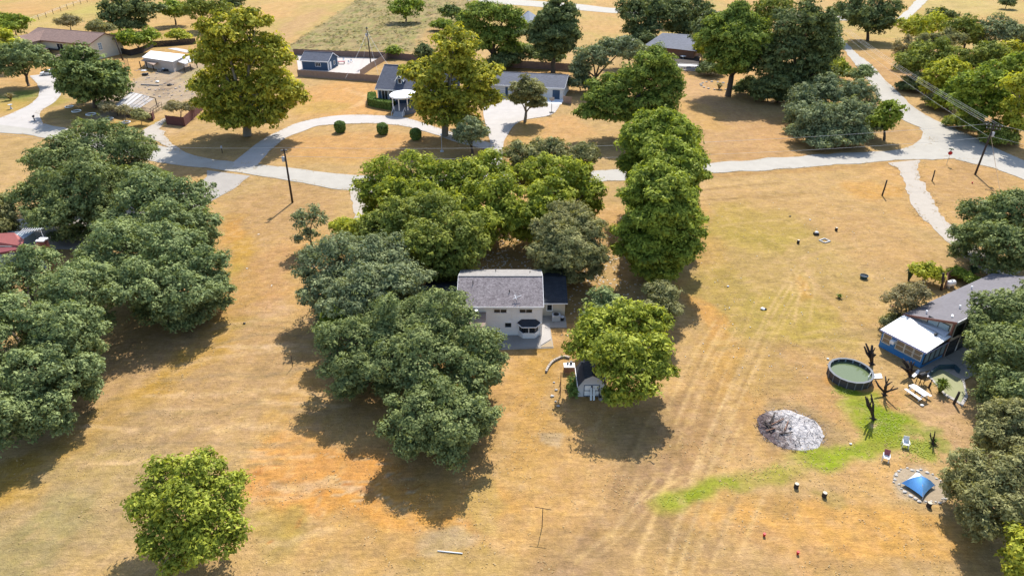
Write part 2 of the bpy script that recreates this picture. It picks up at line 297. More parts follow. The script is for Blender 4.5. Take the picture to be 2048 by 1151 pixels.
gm = bpy.data.materials.new('dry_grass'); gm.use_nodes = True; nt = gm.node_tree; N = nt.nodes; L = nt.links
b = N['Principled BSDF']; b.inputs['Roughness'].default_value = 0.95; b.inputs['Specular IOR Level'].default_value = 0.08
ca = N.new('ShaderNodeVertexColor'); ca.layer_name = 'soil'; tc = N.new('ShaderNodeTexCoord')
def gnoise(scale, detail, mapscale=(1, 1, 1), rough=0.6, rot=0, dist=0):
    mp = N.new('ShaderNodeMapping'); mp.inputs['Scale'].default_value = mapscale; mp.inputs['Rotation'].default_value = (0, 0, rot); L.new(tc.outputs['Object'], mp.inputs[0])
    n = N.new('ShaderNodeTexNoise'); n.inputs['Scale'].default_value = scale; n.inputs['Detail'].default_value = detail; n.inputs['Roughness'].default_value = rough; n.inputs['Distortion'].default_value = dist
    L.new(mp.outputs[0], n.inputs['Vector']); return n.outputs['Fac']
def ramp(x, a, b, lo, hi):
    r = N.new('ShaderNodeMapRange'); r.inputs[1].default_value = a; r.inputs[2].default_value = b; r.inputs[3].default_value = lo; r.inputs[4].default_value = hi; L.new(x, r.inputs[0]); return r.outputs[0]
def mul(a, b2):
    m = N.new('ShaderNodeMath'); m.operation = 'MULTIPLY'; L.new(a, m.inputs[0]); L.new(b2, m.inputs[1]); return m.outputs[0]
fa = gnoise(2.6, 5, dist=.6); fb = gnoise(9, 3, (1, 1, 1)); fc = gnoise(1.2, 4, (.35, 2.2, 1), .7, math.radians(8), 1.2); fd = gnoise(.35, 4, dist=.8)
val = mul(mul(ramp(fa, .3, .7, .82, 1.16), ramp(fb, .3, .7, .86, 1.12)), mul(ramp(fc, .32, .68, .82, 1.16), ramp(fd, .3, .7, .88, 1.12)))
mx = N.new('ShaderNodeMix'); mx.data_type = 'RGBA'; mx.blend_type = 'MULTIPLY'; mx.inputs[0].default_value = 1.0
cmb = N.new('ShaderNodeCombineColor'); L.new(val, cmb.inputs[0]); L.new(val, cmb.inputs[1]); L.new(mul(val, ramp(gnoise(.8, 3), .3, .7, .88, 1.12)), cmb.inputs[2])
L.new(ca.outputs[0], mx.inputs[6]); L.new(cmb.outputs[0], mx.inputs[7]); L.new(mx.outputs[2], b.inputs['Base Color'])
bp = N.new('ShaderNodeBump'); bp.inputs['Strength'].default_value = 0.6; bp.inputs['Distance'].default_value = 0.12
hs = N.new('ShaderNodeMath'); hs.operation = 'ADD'; L.new(fa, hs.inputs[0]); L.new(fb, hs.inputs[1]); L.new(hs.outputs[0], bp.inputs['Height']); L.new(bp.outputs[0], b.inputs['Normal'])
me.materials.append(gm); struct(link('ground', me))

# ------------------------------------------------------------------ roads and drives: thin slabs with ragged edges
def resample(P, n):
    P = [Vector(p) for p in P]; ext = [P[0] * 2 - P[1]] + P + [P[-1] * 2 - P[-2]]; fine = []
    for i in range(1, len(ext) - 2):
        p0, p1, p2, p3 = ext[i - 1:i + 3]
        for k in range(12):
            t = k / 12; fine.append(0.5 * ((2 * p1) + (p2 - p0) * t + (2 * p0 - 5 * p1 + 4 * p2 - p3) * t * t + (3 * p1 - p0 - 3 * p2 + p3) * t ** 3))
    fine.append(P[-1]); d = [0]
    for a, b2 in zip(fine[:-1], fine[1:]): d.append(d[-1] + (b2 - a).length)
    out = []; j = 0
    for k in range(n):
        s = d[-1] * k / (n - 1)
        while j < len(d) - 2 and d[j + 1] < s: j += 1
        f = (s - d[j]) / max(d[j + 1] - d[j], 1e-6); out.append(fine[j].lerp(fine[j + 1], min(max(f, 0), 1)))
    return out
EDGES = []
def strip(name, Lp, Rp, z, mat, jit=0.25, n=90, seed=1, world_pts=False):
    rnd = random.Random(seed)
    a = resample([p if world_pts else G(*p) for p in Lp], n); c = resample([p if world_pts else G(*p) for p in Rp], n); mb = MB(); vs = []; fs = []
    for i in range(n):
        w = (c[i] - a[i]).normalized(); 
        j0 = jit * 2.2 * mnoise.noise(Vector((i * .31, seed * 7, 1))) + rnd.uniform(-jit, jit) * .6; j1 = jit * 2.2 * mnoise.noise(Vector((i * .31, seed * 7, 5))) + rnd.uniform(-jit, jit) * .6; e0 = a[i] + w * j0; e1 = c[i] + w * j1
        EDGES.append((e0.x, e0.y, w.x, w.y)); EDGES.append((e1.x, e1.y, -w.x, -w.y))
        for k in range(5): p = e0.lerp(e1, k / 4); vs.append((p.x, p.y, z + (0.015 if k in (1, 2, 3) else 0)))
        vs.append((e0.x, e0.y, -.15)); vs.append((e1.x, e1.y, -.15))
    for i in range(n - 1):
        o, p = i * 7, i * 7 + 7
        for k in range(4): fs.append((o + k, o + k + 1, p + k + 1, p + k))
        fs.append((o + 5, o, p, p + 5)); fs.append((o + 4, o + 6, p + 6, p + 4))
    mb.add(vs, fs); o = mb.build(name, mat); 
    bm_fix(o); return struct(o)
def bm_fix(o):
    import bmesh
    bm = bmesh.new(); bm.from_mesh(o.data); bmesh.ops.recalc_face_normals(bm, faces=bm.faces)
    if sum(f.normal.z * f.calc_area() for f in bm.faces) < 0: bmesh.ops.reverse_faces(bm, faces=bm.faces)
    bm.to_mesh(o.data); bm.free()
M_road = pm('chip_seal', tuple(A(208, 201, 188)), .14, .35, .9, .15, fine=20)
M_conc = pm('concrete', tuple(A(220, 212, 204)), .13, .4, .9, .1, fine=16)
M_conc2 = pm('old_concrete', tuple(A(196, 188, 178)), .12, .5, .9, .15, fine=10)
M_grav = pm('white_gravel', tuple(A(212, 200, 184)), .1, .8, .95, .3, fine=9)
M_asph = pm('old_asphalt', tuple(A(150, 142, 140)), .12, .6, .9, .2, fine=12)
strip('road', [(-120, 222), (0, 235), (130, 256), (320, 291), (420, 318), (582, 336), (700, 350), (850, 352), (1030, 346), (1210, 340), (1400, 328), (1600, 312), (1740, 304), (1800, 300), (1870, 284)],
      [(-140, 250), (0, 266), (80, 274), (320, 325), (430, 338), (582, 362), (700, 381), (850, 381), (1030, 374), (1210, 364), (1400, 348), (1600, 336), (1800, 320), (1887, 319), (1940, 318)], .06, M_road, .3, 150)
strip('road', [(1640, 40), (1664, 69), (1700, 115), (1738, 166), (1758, 198), (1800, 236), (1838, 255), (1860, 274), (1885, 310), (1940, 326), (1985, 336), (2060, 364), (2200, 420)],
      [(1662, 40), (1678, 69), (1712, 106), (1742, 129), (1770, 160), (1790, 178), (1828, 215), (1878, 244), (1941, 272), (1990, 296), (2027, 312), (2070, 332), (2240, 400)], .07, M_road, .3, 130, 2)
def fillet(name, pts, z, mat):
    P = [G(*p) for p in pts]; o = MB().prism([(p.x, p.y) for p in P], -.15, z).build(name, mat); return struct(o)
fillet('road_corner', [(1770, 303), (1800, 299), (1825, 291), (1842, 278), (1846, 264), (1838, 256), (1862, 262), (1900, 300), (1880, 318), (1790, 320)], .054, M_road)
strip('road', [(930, -6), (1010, -2), (1150, 8), (1236, 17), (1400, 22), (1550, 27), (1650, 31), (1700, 33)], [(930, 4), (1010, 9), (1150, 20), (1236, 27), (1400, 32), (1550, 36), (1650, 40), (1700, 42)], .064, M_road, .4, 60, 3)
strip('road', [(1790, 40), (1812, 22), (1838, -6)], [(1806, 44), (1832, 24), (1862, -6)], .058, M_road, .3, 30, 4)
strip('circular_driveway', [(455, 334), (523, 281), (560, 262), (596, 246), (660, 233), (720, 230), (790, 233), (823, 239), (876, 256), (912, 267), (1000, 292)],
      [(510, 336), (536, 306), (570, 277), (606, 263), (643, 251), (733, 247), (790, 250), (823, 256), (876, 271), (912, 284), (990, 303)], .066, M_conc, .06, 90, 5)
strip('garage_driveway', [(976, 360), (982, 300), (978, 275), (968, 235), (968, 215), (985, 193)], [(1004, 362), (1006, 300), (1012, 275), (1040, 243), (1104, 229), (1125, 200)], .072, M_conc, .05, 40, 6)
strip('house_driveway', [(-40, 245), (0, 236), (41, 219), (68, 203), (79, 185), (75, 170), (60, 152)], [(95, 262), (80, 226), (110, 204), (122, 185), (118, 165), (117, 156), (116, 146)], .068, M_conc, .12, 40, 7)
strip('side_driveway', [(415, 341), (405, 362), (330, 395), (160, 430), (20, 440), (-60, 450)], [(500, 352), (455, 385), (360, 430), (200, 490), (90, 500), (-20, 520)], .05, M_conc2, .15, 40, 8)
strip('gravel_track', [(1776, 326), (1792, 335), (1806, 356), (1824, 409), (1856, 447), (1900, 488), (1950, 530), (2000, 565)], [(1838, 320), (1836, 335), (1838, 350), (1859, 387), (1884, 431), (1919, 469), (1975, 510), (2040, 545)], .05, M_grav, .35, 60, 9)
strip('gravel_drive', [(696, 378), (703, 400), (708, 432), (730, 470), (800, 520), (900, 530)], [(740, 378), (742, 400), (745, 432), (770, 455), (830, 500), (900, 510)], .048, M_grav, .3, 40, 10)
strip('dirt_path', [(350, 300), (318, 285), (285, 268), (292, 255), (330, 236)], [(372, 306), (348, 290), (330, 270), (322, 256), (338, 236)], .045, M_grav, .5, 30, 11)

# ------------------------------------------------------------------ trees: tapered trunk with limbs, crown of single leaf sprigs in clumps
M_bark = pm('bark', (0.10, 0.075, 0.055), .3, 3, .95, .4)
M_barkp = pm('pale_bark', (0.22, 0.19, 0.15), .25, 3, .95, .4)
def lm(n, a, b, t=.32, c=None): return leafmat(n, a, b, t, c)
ST = {  # material, leaf length, width/length, clump radius (share of lobe), coverage, droop, bark
 'oak':    (lm('oak_leaf', (0.083, 0.115, 0.043), (0.304, 0.348, 0.121), .22), .34, .46, .24, 1.2, .0, M_bark),
 'oakg':   (lm('greyoak_leaf', (0.098, 0.125, 0.065), (0.336, 0.374, 0.174), .2), .33, .46, .22, 1.2, .0, M_bark),
 'oakl':   (lm('lightoak_leaf', (0.088, 0.125, 0.050), (0.336, 0.394, 0.148), .2), .34, .46, .22, 1.2, .0, M_bark),
 'pecan':  (lm('pecan_leaf', (.105, .145, .016), (.470, .500, .065), .30), .44, .42, .22, 1.1, .2, M_barkp),
 'pecan2': (lm('pecan_leaf_dark', (0.090, 0.121, 0.023), (0.352, 0.380, 0.072), .26), .40, .42, .22, 1.15, .15, M_bark),
 'elm':    (lm('elm_leaf', (.075, .125, .016), (.370, .440, .060), .28), .40, .5, .22, 1.2, .0, M_bark),
 'yellow': (lm('yellow_leaf', (.140, .165, .022), (.660, .590, .075), .30, (.37, .36, .045)), .46, .55, .18, 1.2, .0, M_barkp),
 'lime':   (lm('lime_leaf', (.170, .205, .020), (.580, .570, .070), .30), .44, .5, .22, 1.1, .0, M_barkp),
 'olive':  (lm('olive_leaf', (0.132, 0.132, 0.050), (0.389, 0.373, 0.151), .24), .34, .36, .24, 1.05, .0, M_barkp),
 'pine':   (lm('pine_needle', (.060, .100, .018), (.360, .430, .075), .24), .42, .38, .24, 1.2, .0, M_bark),
 'column': (lm('column_leaf', (.080, .120, .016), (.430, .490, .070), .28), .42, .45, .24, 1.15, .0, M_bark),
 'dark':   (lm('dark_leaf', (0.057, 0.081, 0.031), (0.236, 0.270, 0.092), .18), .42, .46, .22, 1.25, .0, M_bark),
 'round':  (lm('round_leaf', (.046, .078, .022), (.275, .335, .100), .2), .38, .55, .15, 1.4, .0, M_bark),
 'brown':  (lm('brown_leaf', (.165, .140, .070), (.400, .345, .175), .26), .32, .34, .26, .65, .0, M_barkp),
 'hedge':  (lm('hedge_leaf', (.055, .110, .020), (.215, .300, .070), .2), .26, .55, .12, 2.0, .0, M_bark),
}
LEAFN = [0]
def leaf_mesh(name, cen, nrm, length, wl, cl, seed):
    """one pointed leaf sprig per centre"""
    r = np.random.default_rng(seed); n = len(cen); LEAFN[0] += n
    t = np.cross(nrm, r.normal(size=(n, 3))); t /= np.linalg.norm(t, axis=1, keepdims=True) + 1e-9
    s = np.cross(nrm, t); Ln = (length * r.uniform(.6, 1.3, n))[:, None]; W = Ln * wl * r.uniform(.8, 1.2, n)[:, None] * .5
    k = r.uniform(-.35, .35, n)[:, None]
    v = np.stack([cen - t * Ln * .42 + s * W * 1.3, cen + t * Ln * .58 + s * W * k, cen - t * Ln * (.42 - k * .5) - s * W * 1.3], 1).reshape(-1, 3).astype(np.float32)
    me = bpy.data.meshes.new(name); me.vertices.add(n * 3); me.vertices.foreach_set('co', v.ravel())
    me.loops.add(n * 3); me.loops.foreach_set('vertex_index', np.arange(n * 3, dtype=np.int32)); me.polygons.add(n)
    me.polygons.foreach_set('loop_start', np.arange(n, dtype=np.int32) * 3)
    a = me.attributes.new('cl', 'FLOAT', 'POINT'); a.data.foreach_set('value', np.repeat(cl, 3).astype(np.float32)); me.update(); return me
def crown_points(lobes, st, seed, cover=1.0, lmin=.28, zmin=.5, leafk=1.0, fill=.30):
    """lobes: (x, y, z, a, c); returns centres, normals, clump tone, leaf length"""
    r = np.random.default_rng(seed); CE = []; NR = []; CL = []
    Lb = np.array(lobes); dep = np.mean(Lb[:, 1]) * CP + CAM_H * SP; s = FOC / dep
    ln = st[1] * max(.8, min(2.4, (16.0 / s) ** .8)) * leafk; la = ln * ln * st[2] * .6
    for k, (x, y, z, a, c) in enumerate(lobes):
        area = 4 * math.pi * ((a ** 3.2 + 2 * (a * c) ** 1.6) / 3) ** (1 / 1.6)
        rc = min(max(a * st[3] * 1.2, ln * 1.3), ln * 4.2); nc = max(9, int(area / (rc * rc * 3.7)))
        d = r.normal(size=(nc * 2, 3)); d /= np.linalg.norm(d, axis=1, keepdims=True); d = d[(d[:, 2] > -.6) | (r.random(nc * 2) < .25)][:nc + nc // 3]
        cc = np.array([x, y, z]) + d * np.array([a, a, c]) * (1.1 - .55 * r.random((len(d), 1)) ** 1.2)
        for j, (x2, y2, z2, a2, c2) in enumerate(lobes):          # keep clumps out of the heart of neighbouring lobes
            if j == k or a2 < a * .6: continue
            q = ((cc[:, 0] - x2) / a2) ** 2 + ((cc[:, 1] - y2) / a2) ** 2 + ((cc[:, 2] - z2) / c2) ** 2
            keep = q > .62; cc = cc[keep]; d = d[keep]
        if not len(cc): continue
        tone = r.random(len(cc)); rr = rc * r.uniform(.6, 1.4, len(cc)); lean = r.normal(size=(len(cc), 3)) * .3
        nl = int(max(8, st[4] * cover * 1.15 * rc * rc * 2.1 / la))
        idx = np.repeat(np.arange(len(cc)), nl); m = len(idx)
        e = r.normal(size=(m, 3)); e[:, 2] += .35; e /= np.linalg.norm(e, axis=1, keepdims=True); e[:, 2] = np.where(e[:, 2] < -.25, -e[:, 2] * .5, e[:, 2])
        pos = cc[idx] + e * (rr[idx] * (.45 + .65 * r.random(m) ** .6))[:, None] * np.array([1.15, 1.15, .8]) - np.array([0, 0, st[5]]) * (r.random(m) * rc)[:, None]
        nn = d[idx] * .35 + e * .95 + lean[idx] + np.array([0, 0, .38]) + r.normal(size=(m, 3)) * .3
        CE.append(pos); NR.append(nn); CL.append(np.clip(tone[idx] + r.normal(size=m) * .1, 0, 1))
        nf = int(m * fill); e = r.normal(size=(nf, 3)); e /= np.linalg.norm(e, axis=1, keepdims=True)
        CE.append(np.array([x, y, z]) + e * np.array([a, a, c]) * r.uniform(.3, .78, (nf, 1))); NR.append(e + np.array([0, 0, .8]) + r.normal(size=(nf, 3)) * .4); CL.append(r.random(nf) * .35)  # inner leaves get dark tones only: crown-heart shade put into their colour
    CE = np.concatenate(CE); NR = np.concatenate(NR); CL = np.concatenate(CL); k = CE[:, 2] > zmin
    CE, NR, CL = CE[k], NR[k], CL[k]; NR /= np.linalg.norm(NR, axis=1, keepdims=True) + 1e-9
    return CE, NR, CL, ln
def wood(B, lobes, r0, seed, twigs=0, fork=.38):
    rnd = random.Random(seed); mb = MB(); zc = sum(l[2] for l in lobes) / len(lobes); cx = sum(l[0] for l in lobes) / len(lobes); cy = sum(l[1] for l in lobes) / len(lobes)
    f = Vector((B.x * .7 + cx * .3, B.y * .7 + cy * .3, max(zc * fork, .6)))
    mb.path([B + Vector((0, 0, -.2)), B + Vector((0, 0, .15)), B.lerp(f, .5) + Vector((rnd.uniform(-.15, .15), rnd.uniform(-.1, .1), 0)), f], [r0 * 1.5, r0 * 1.15, r0, r0 * .85], 8)
    for (x, y, z, a, c) in lobes:
        e = Vector((x, y, z + c * .35)); m = f.lerp(e, .5) + Vector((rnd.uniform(-.4, .4), rnd.uniform(-.4, .4), rnd.uniform(0, .5)))
        mb.path([f, f.lerp(m, .5) + Vector((0, 0, .2)), m, e], [r0 * .62, r0 * .5, r0 * .36, r0 * .1], 6)
        for k in range(4 + twigs):
            d = Vector((rnd.gauss(0, 1), rnd.gauss(0, 1), rnd.uniform(-.2, 1))).normalized(); s = m.lerp(e, rnd.uniform(0, .8))
            q = Vector((x, y, z)) + Vector((d.x * a, d.y * a, d.z * c)) * rnd.uniform(.75, .98)
            mb.path([s, s.lerp(q, .5) + Vector((0, 0, .15)), q], [r0 * .26, r0 * .16, r0 * .04], 4)
    return mb
TN_ = [0]
def tree(name, label, style, lobes, base=None, r0=None, cover=1.0, group=None, leafk=1.0, twigs=0, cat='tree', zmin=.5, fork=.38, k=.78, fill=.30, skirt=None):
    """lobes: (px, py, radius px, z) at height z, or ('p', px, py, rx, ry) in the upright plane through the base"""
    TN_[0] += 1; skirt = (lobes[0][0] not in ('p', 'w')) if skirt is None else skirt; seed = 100 + TN_[0] * 7; st = ST[style]; LB = []; B = G(*base) if base else None
    for l in lobes:
        if l[0] == 'p':
            c = VP(l[1], l[2], B.y); s = scl(c); a = l[3] / s; v = math.atan2(CAM_H - c.z, c.y); h = l[4] / s
            cc = math.sqrt(max(h * h - (a * math.sin(v)) ** 2, (.5 * a) ** 2)) / math.cos(v); LB.append((c.x, c.y + (.25 * a if len(LB) % 2 else -.2 * a), c.z, a, cc))
        elif l[0] == 'w': LB.append(l[1:])
        else:
            c = G(l[0], l[1], l[3]); a = l[2] / scl(c); LB.append((c.x, c.y, c.z, a, min(a * k, max(l[3] - .6, a * .4))))
    if skirt:                                                    # low boughs under the crown
        for (x, y, z, a, c) in list(LB):
            if z - c > 1.3: LB.append((x, y + .25 * a, max((z - c) * .75, 1.2), a * .62, max((z - c) * .62, .8)))
    if B is None:
        w = sum(l[3] for l in LB); B = Vector((sum(l[0] * l[3] for l in LB) / w, sum(l[1] * l[3] for l in LB) / w, 0))
    # uneven outline: every lobe breaks up into a heart and several boughs of unequal size
    rnd = random.Random(seed); main = list(LB); LB = []
    for (x, y, z, a, c) in main:
        LB.append((x, y, z, a * .80, c * .78)); t0 = rnd.uniform(0, 6.283); n_ = 7 if a > 1.2 else 4
        for j in range(n_):
            t = t0 + j * 6.283 / (n_ - 1) + rnd.uniform(-.4, .4); e = rnd.uniform(-.35, .75) if j < n_ - 1 else 1.4; f = rnd.uniform(.26, .54); d_ = rnd.uniform(1.02, 1.2) - f * rnd.uniform(.75, 1.0)
            LB.append((x + math.cos(t) * a * d_ * math.cos(e), y + math.sin(t) * a * d_ * math.cos(e), max(z + math.sin(e) * c * d_, .7), a * f, c * f * rnd.uniform(.8, 1.1)))
    H = max(l[2] + l[4] for l in LB); r0 = r0 or max(.06, .032 * H)
    root = thing(name, label, cat, B, 0, group); inv = -B
    wd = wood(B, main[:max(len(lobes), 1)] if len(main) < 16 else main[::2], r0, seed, twigs, fork); wd.v = [(p[0] - B.x, p[1] - B.y, p[2]) for p in wd.v]; wd.build('trunk', st[6], root, True)
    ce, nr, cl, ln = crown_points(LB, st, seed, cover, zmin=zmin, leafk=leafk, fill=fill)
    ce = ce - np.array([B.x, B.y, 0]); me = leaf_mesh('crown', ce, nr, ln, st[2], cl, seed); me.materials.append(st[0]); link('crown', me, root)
    return root
def pine(base, top, bottom, hw, tiers, seed, prof=((0, .25), (.15, .6), (.4, .95), (.65, 1.0), (.85, .75), (1, .45)), per=5, flat=.62):
    """layered conifer crown: pads of needles set round the stem tier by tier; top, bottom as pixels, hw half width in pixels"""
    rnd = random.Random(seed); B = G(*base); T = VP(top[0], top[1], B.y); Q = VP(bottom[0], bottom[1], B.y); out = []; s = scl((T + Q) / 2); W = hw / s
    for i in range(tiers):
        f = i / (tiers - 1); ax = T.lerp(Q, f); R = W * np.interp(f, [p_[0] for p_ in prof], [p_[1] for p_ in prof]); n = max(2, int(round(per * (R / W) + .3))) if i else 1
        t0 = rnd.uniform(0, 6.283)
        for k in range(n):
            t = t0 + k * 6.283 / n + rnd.uniform(-.35, .35); d = R * rnd.uniform(.45, .82) if i else 0; a = max(R * rnd.uniform(.34, .52), W * .2); out.append(('w', ax.x + math.cos(t) * d, ax.y + math.sin(t) * d, max(ax.z + rnd.uniform(-.4, .4), 1.2), a, a * flat))
    return out
PF = ((0, .4), (.1, .75), (.3, 1.0), (.75, 1.0), (1, .7))
OK_G = 'live oaks on the near lots'
tree('oak_tree', 'grey-green live oak at the upper left of the cluster beside the white house', 'oakg', [(675, 535, 75, 6), (755, 520, 65, 6.8), (815, 560, 45, 6), (645, 590, 45, 4.6), (720, 590, 65, 6.4), (780, 570, 50, 6.6)], group=OK_G)
tree('oak_tree', 'largest live oak, spreading between the white house and the open left field', 'oak', [(700, 690, 65, 5), (790, 650, 72, 6.4), (880, 645, 72, 6.6), (948, 695, 56, 5.6), (982, 722, 34, 4.4), (690, 745, 48, 3.8), (850, 725, 75, 5.6), (945, 755, 55, 4.4), (770, 730, 55, 5)], group=OK_G, twigs=2)
tree('oak_tree', 'live oak at the near tip of the cluster, casting shade on orange grass', 'oak', [(830, 835, 66, 4.2), (905, 845, 64, 4.2), (880, 800, 55, 5), (955, 825, 42, 4), (815, 878, 40, 2.9), (890, 888, 48, 2.9)], group=OK_G)
tree('oak_tree', 'far-left live oak overlapping the street at the upper left', 'oak', [(200, 295, 68, 8), (120, 325, 60, 7), (262, 312, 52, 7), (90, 390, 56, 5.6), (180, 370, 72, 7.4), (272, 368, 46, 6.4), (120, 432, 55, 4.6), (205, 425, 46, 4.6)], group=OK_G, twigs=3, cover=.9)
tree('oak_tree', 'live oak beside the concrete side driveway by the street', 'oakl', [(300, 392, 62, 7), (368, 402, 54, 6.5), (402, 450, 36, 4.8), (330, 448, 62, 6), (238, 452, 42, 5), (300, 358, 32, 7)], group=OK_G)
tree('oak_tree', 'live oak right of the red-roofed house, edging the left field', 'oakl', [(240, 502, 72, 7), (330, 500, 72, 7), (408, 530, 50, 6), (382, 585, 55, 4.8), (290, 570, 74, 6), (190, 545, 55, 6), (345, 615, 45, 3.6), (430, 580, 32, 4)], group=OK_G)
tree('oak_tree', 'huge live oak on the left edge below the red-roofed house', 'oakl', [(60, 545, 64, 8), (150, 582, 64, 8), (40, 640, 66, 8), (132, 662, 64, 7.4), (60, 742, 64, 6.4), (150, 742, 48, 5), (30, 822, 48, 4.5), (100, 818, 44, 4), (-40, 570, 60, 8), (-50, 700, 70, 8), (-40, 830, 60, 6)], group=OK_G)
tree('small_tree', 'pale olive tree cut by the left edge beside the red roof', 'olive', [(2, 430, 28, 4.5), (-8, 455, 28, 3.5), (8, 405, 18, 4.8)], cover=1.4)
PC = 'pecans and elms in front of the white house'
tree('olive_tree', 'dark olive treetop behind the bright pecans, next to the street', 'olive', [(1040, 312, 34, 9), (1100, 306, 38, 9), (1160, 318, 36, 8.5), (1070, 330, 30, 8)], cover=1.5, group=PC)
tree('pecan_tree', 'bright green pecan by the gravel drive and the street', 'pecan', [(770, 350, 50, 8), (830, 340, 46, 9), (880, 362, 42, 8.4), (742, 382, 34, 6), (800, 392, 44, 7), (858, 402, 38, 7)], group=PC)
tree('pecan_tree', 'yellow-green pecan in the middle of the grove before the white house', 'pecan', [(930, 352, 42, 9), (982, 332, 40, 9.4), (1000, 390, 48, 8), (940, 402, 44, 7.4), (962, 448, 46, 5.6), (1022, 430, 38, 6)], group=PC)
tree('pecan_tree', 'bright green pecan at the right end of the grove near the street', 'pecan', [(1082, 345, 42, 9), (1140, 352, 46, 9), (1182, 385, 32, 7.4), (1100, 392, 48, 8), (1062, 432, 38, 6), (1122, 428, 34, 6)], group=PC)
tree('elm_tree', 'darker green elm behind the left wing of the white house', 'pecan2', [(800, 432, 48, 8), (868, 430, 52, 8.4), (930, 462, 46, 7.8), (762, 462, 44, 6.4), (850, 490, 58, 7), (920, 508, 50, 5.4), (880, 535, 42, 4)], group=PC)
tree('small_tree', 'small lime-green tree tucked behind the grey-green oak', 'lime', [(690, 455, 26, 5), (735, 455, 32, 5.8), (715, 470, 24, 4.6)], group=PC)
tree('olive_tree', 'dull olive tree directly behind the white house', 'olive', [(1108, 462, 42, 7), (1170, 462, 42, 7), (1140, 500, 56, 6), (1092, 510, 34, 5), (1190, 510, 30, 5), (1140, 430, 38, 7.4)], cover=1.6, group=PC)
tree('pine_tree', 'tall bright conifer of the row, nearest the street', 'column', pine((1318, 425), (1328, 232), (1312, 395), 70, 11, 3, PF), base=(1318, 418), group='tall row at the right field edge', cover=1.1)
tree('pine_tree', 'tall bright tree of the row, close behind the shed pecan', 'column', pine((1314, 562), (1322, 345), (1312, 540), 72, 13, 5, PF), base=(1314, 562), group='tall row at the right field edge', cover=1.2)
tree('pecan_tree', 'big bright pecan standing over the gambrel shed', 'pecan', [(1200, 652, 44, 6), (1260, 642, 48, 6.4), (1308, 645, 34, 6), (1172, 690, 38, 5), (1230, 700, 56, 6), (1300, 702, 46, 5.4), (1262, 750, 54, 4.6), (1220, 736, 30, 4.6), (1240, 785, 30, 3.0), (1318, 742, 28, 4.4), (1268, 772, 34, 3.6)], twigs=2, leafk=1.1, skirt=False)
tree('small_tree', 'pale yellow-green tree at the upper right of the shed pecan', 'olive', [(1320, 588, 34, 5), (1300, 622, 24, 4.4), (1335, 622, 22, 4)], cover=1.6)
tree('small_tree', 'soft green young tree at the upper left of the shed pecan', 'oakl', [(1206, 600, 30, 5), (1190, 636, 24, 4), (1222, 622, 24, 4.6)])
tree('pecan_tree', 'lone bright green pecan in the lower left field', 'pecan', [(330, 960, 46, 5), (400, 948, 52, 5.6), (450, 980, 40, 5), (290, 1010, 40, 4), (370, 1010, 62, 5.2), (450, 1040, 48, 4), (322, 1070, 44, 3), (400, 1080, 56, 3.2), (350, 1108, 38, 2.5), (440, 1090, 34, 3)], twigs=2, leafk=.95, skirt=False)
tree('young_tree', 'thin young tree standing alone near the tall left pole', 'oakg', [('p', 605, 442, 20, 24), ('p', 632, 440, 20, 28), ('p', 614, 470, 24, 16)], base=(625, 497), cover=.45, r0=.16, twigs=3, fork=.6, fill=.05)
RG = 'trees along the right edge'
tree('oak_tree', 'large oak overhanging the patio of the blue sunroom house', 'oak', [(1984, 622, 42, 6), (2040, 622, 48, 7), (1980, 690, 38, 5.4), (2030, 700, 56, 6.4), (1998, 762, 38, 4.6), (2040, 780, 48, 5), (2100, 680, 60, 7), (1958, 648, 18, 5.4), (2085, 605, 50, 7)], group=RG)
tree('olive_tree', 'dull olive tree below the big patio oak', 'olive', [(2010, 832, 44, 4.6), (1985, 868, 30, 3.6), (2050, 872, 44, 4)], cover=1.6, group=RG)
tree('olive_tree', 'sparse grey-brown tree leaning toward the blue tent', 'olive', [(1940, 930, 40, 4), (1990, 950, 48, 4.4), (1960, 1000, 42, 3.6), (2022, 1020, 48, 3.6), (1918, 962, 26, 3), (2045, 940, 44, 5), (1962, 1046, 32, 2.6)], cover=1.0, twigs=4, group=RG)
tree('small_tree', 'lime-green tree in the bottom right corner', 'lime', [(2050, 1082, 28, 3.4), (2060, 1120, 34, 3), (2044, 1140, 18, 2)], group=RG)
tree('oak_tree', 'dark oak at the end of the gravel track', 'oak', [(1960, 430, 42, 6), (2030, 420, 50, 7), (1940, 470, 32, 5), (2000, 480, 46, 6), (2050, 492, 46, 6), (2090, 440, 50, 7)], group=RG)
tree('small_tree', 'brownish thin-leaved tree at the corner of the grey roof', 'brown', [('p', 1798, 590, 30, 26), ('p', 1834, 595, 28, 28), ('p', 1815, 618, 28, 16)], base=(1812, 645), cover=1.1, twigs=3, r0=.1)
tree('bush', 'lime-green bush behind the brownish tree by the grey roof', 'lime', [(1852, 545, 22, 1.6), (1870, 552, 14, 1.3), (1838, 542, 12, 1.5)], cat='bush')
tree('bush', 'dark low bush against the white-roofed sunroom', 'olive', [(1785, 640, 18, 1.0), (1803, 636, 12, .9), (1772, 646, 8, .7)], cat='bush', zmin=.1)
tree('bush', 'dark green low hedge by the white fuel tank', 'elm', [(1915, 545, 14, .8), (1930, 553, 12, .8), (1944, 560, 10, .8)], cat='bush', zmin=.1)
TH = 'thicket along the diagonal road'
P = 'p'
tree('thicket_tree', 'olive-yellow tree at the far end of the roadside thicket', 'lime', [(P, 1830, 58, 36, 24), (P, 1872, 52, 30, 22)], base=(1850, 100), group=TH)
tree('thicket_tree', 'dark green upright tree behind the thicket', 'pecan2', [(P, 1925, 60, 30, 28), (P, 1940, 80, 20, 18)], base=(1925, 112), group=TH)
tree('thicket_tree', 'grey-green tree at the back of the thicket', 'oakg', [(P, 1985, 62, 36, 30), (P, 1960, 78, 20, 20), (P, 2018, 70, 22, 22)], base=(1990, 112), group=TH)
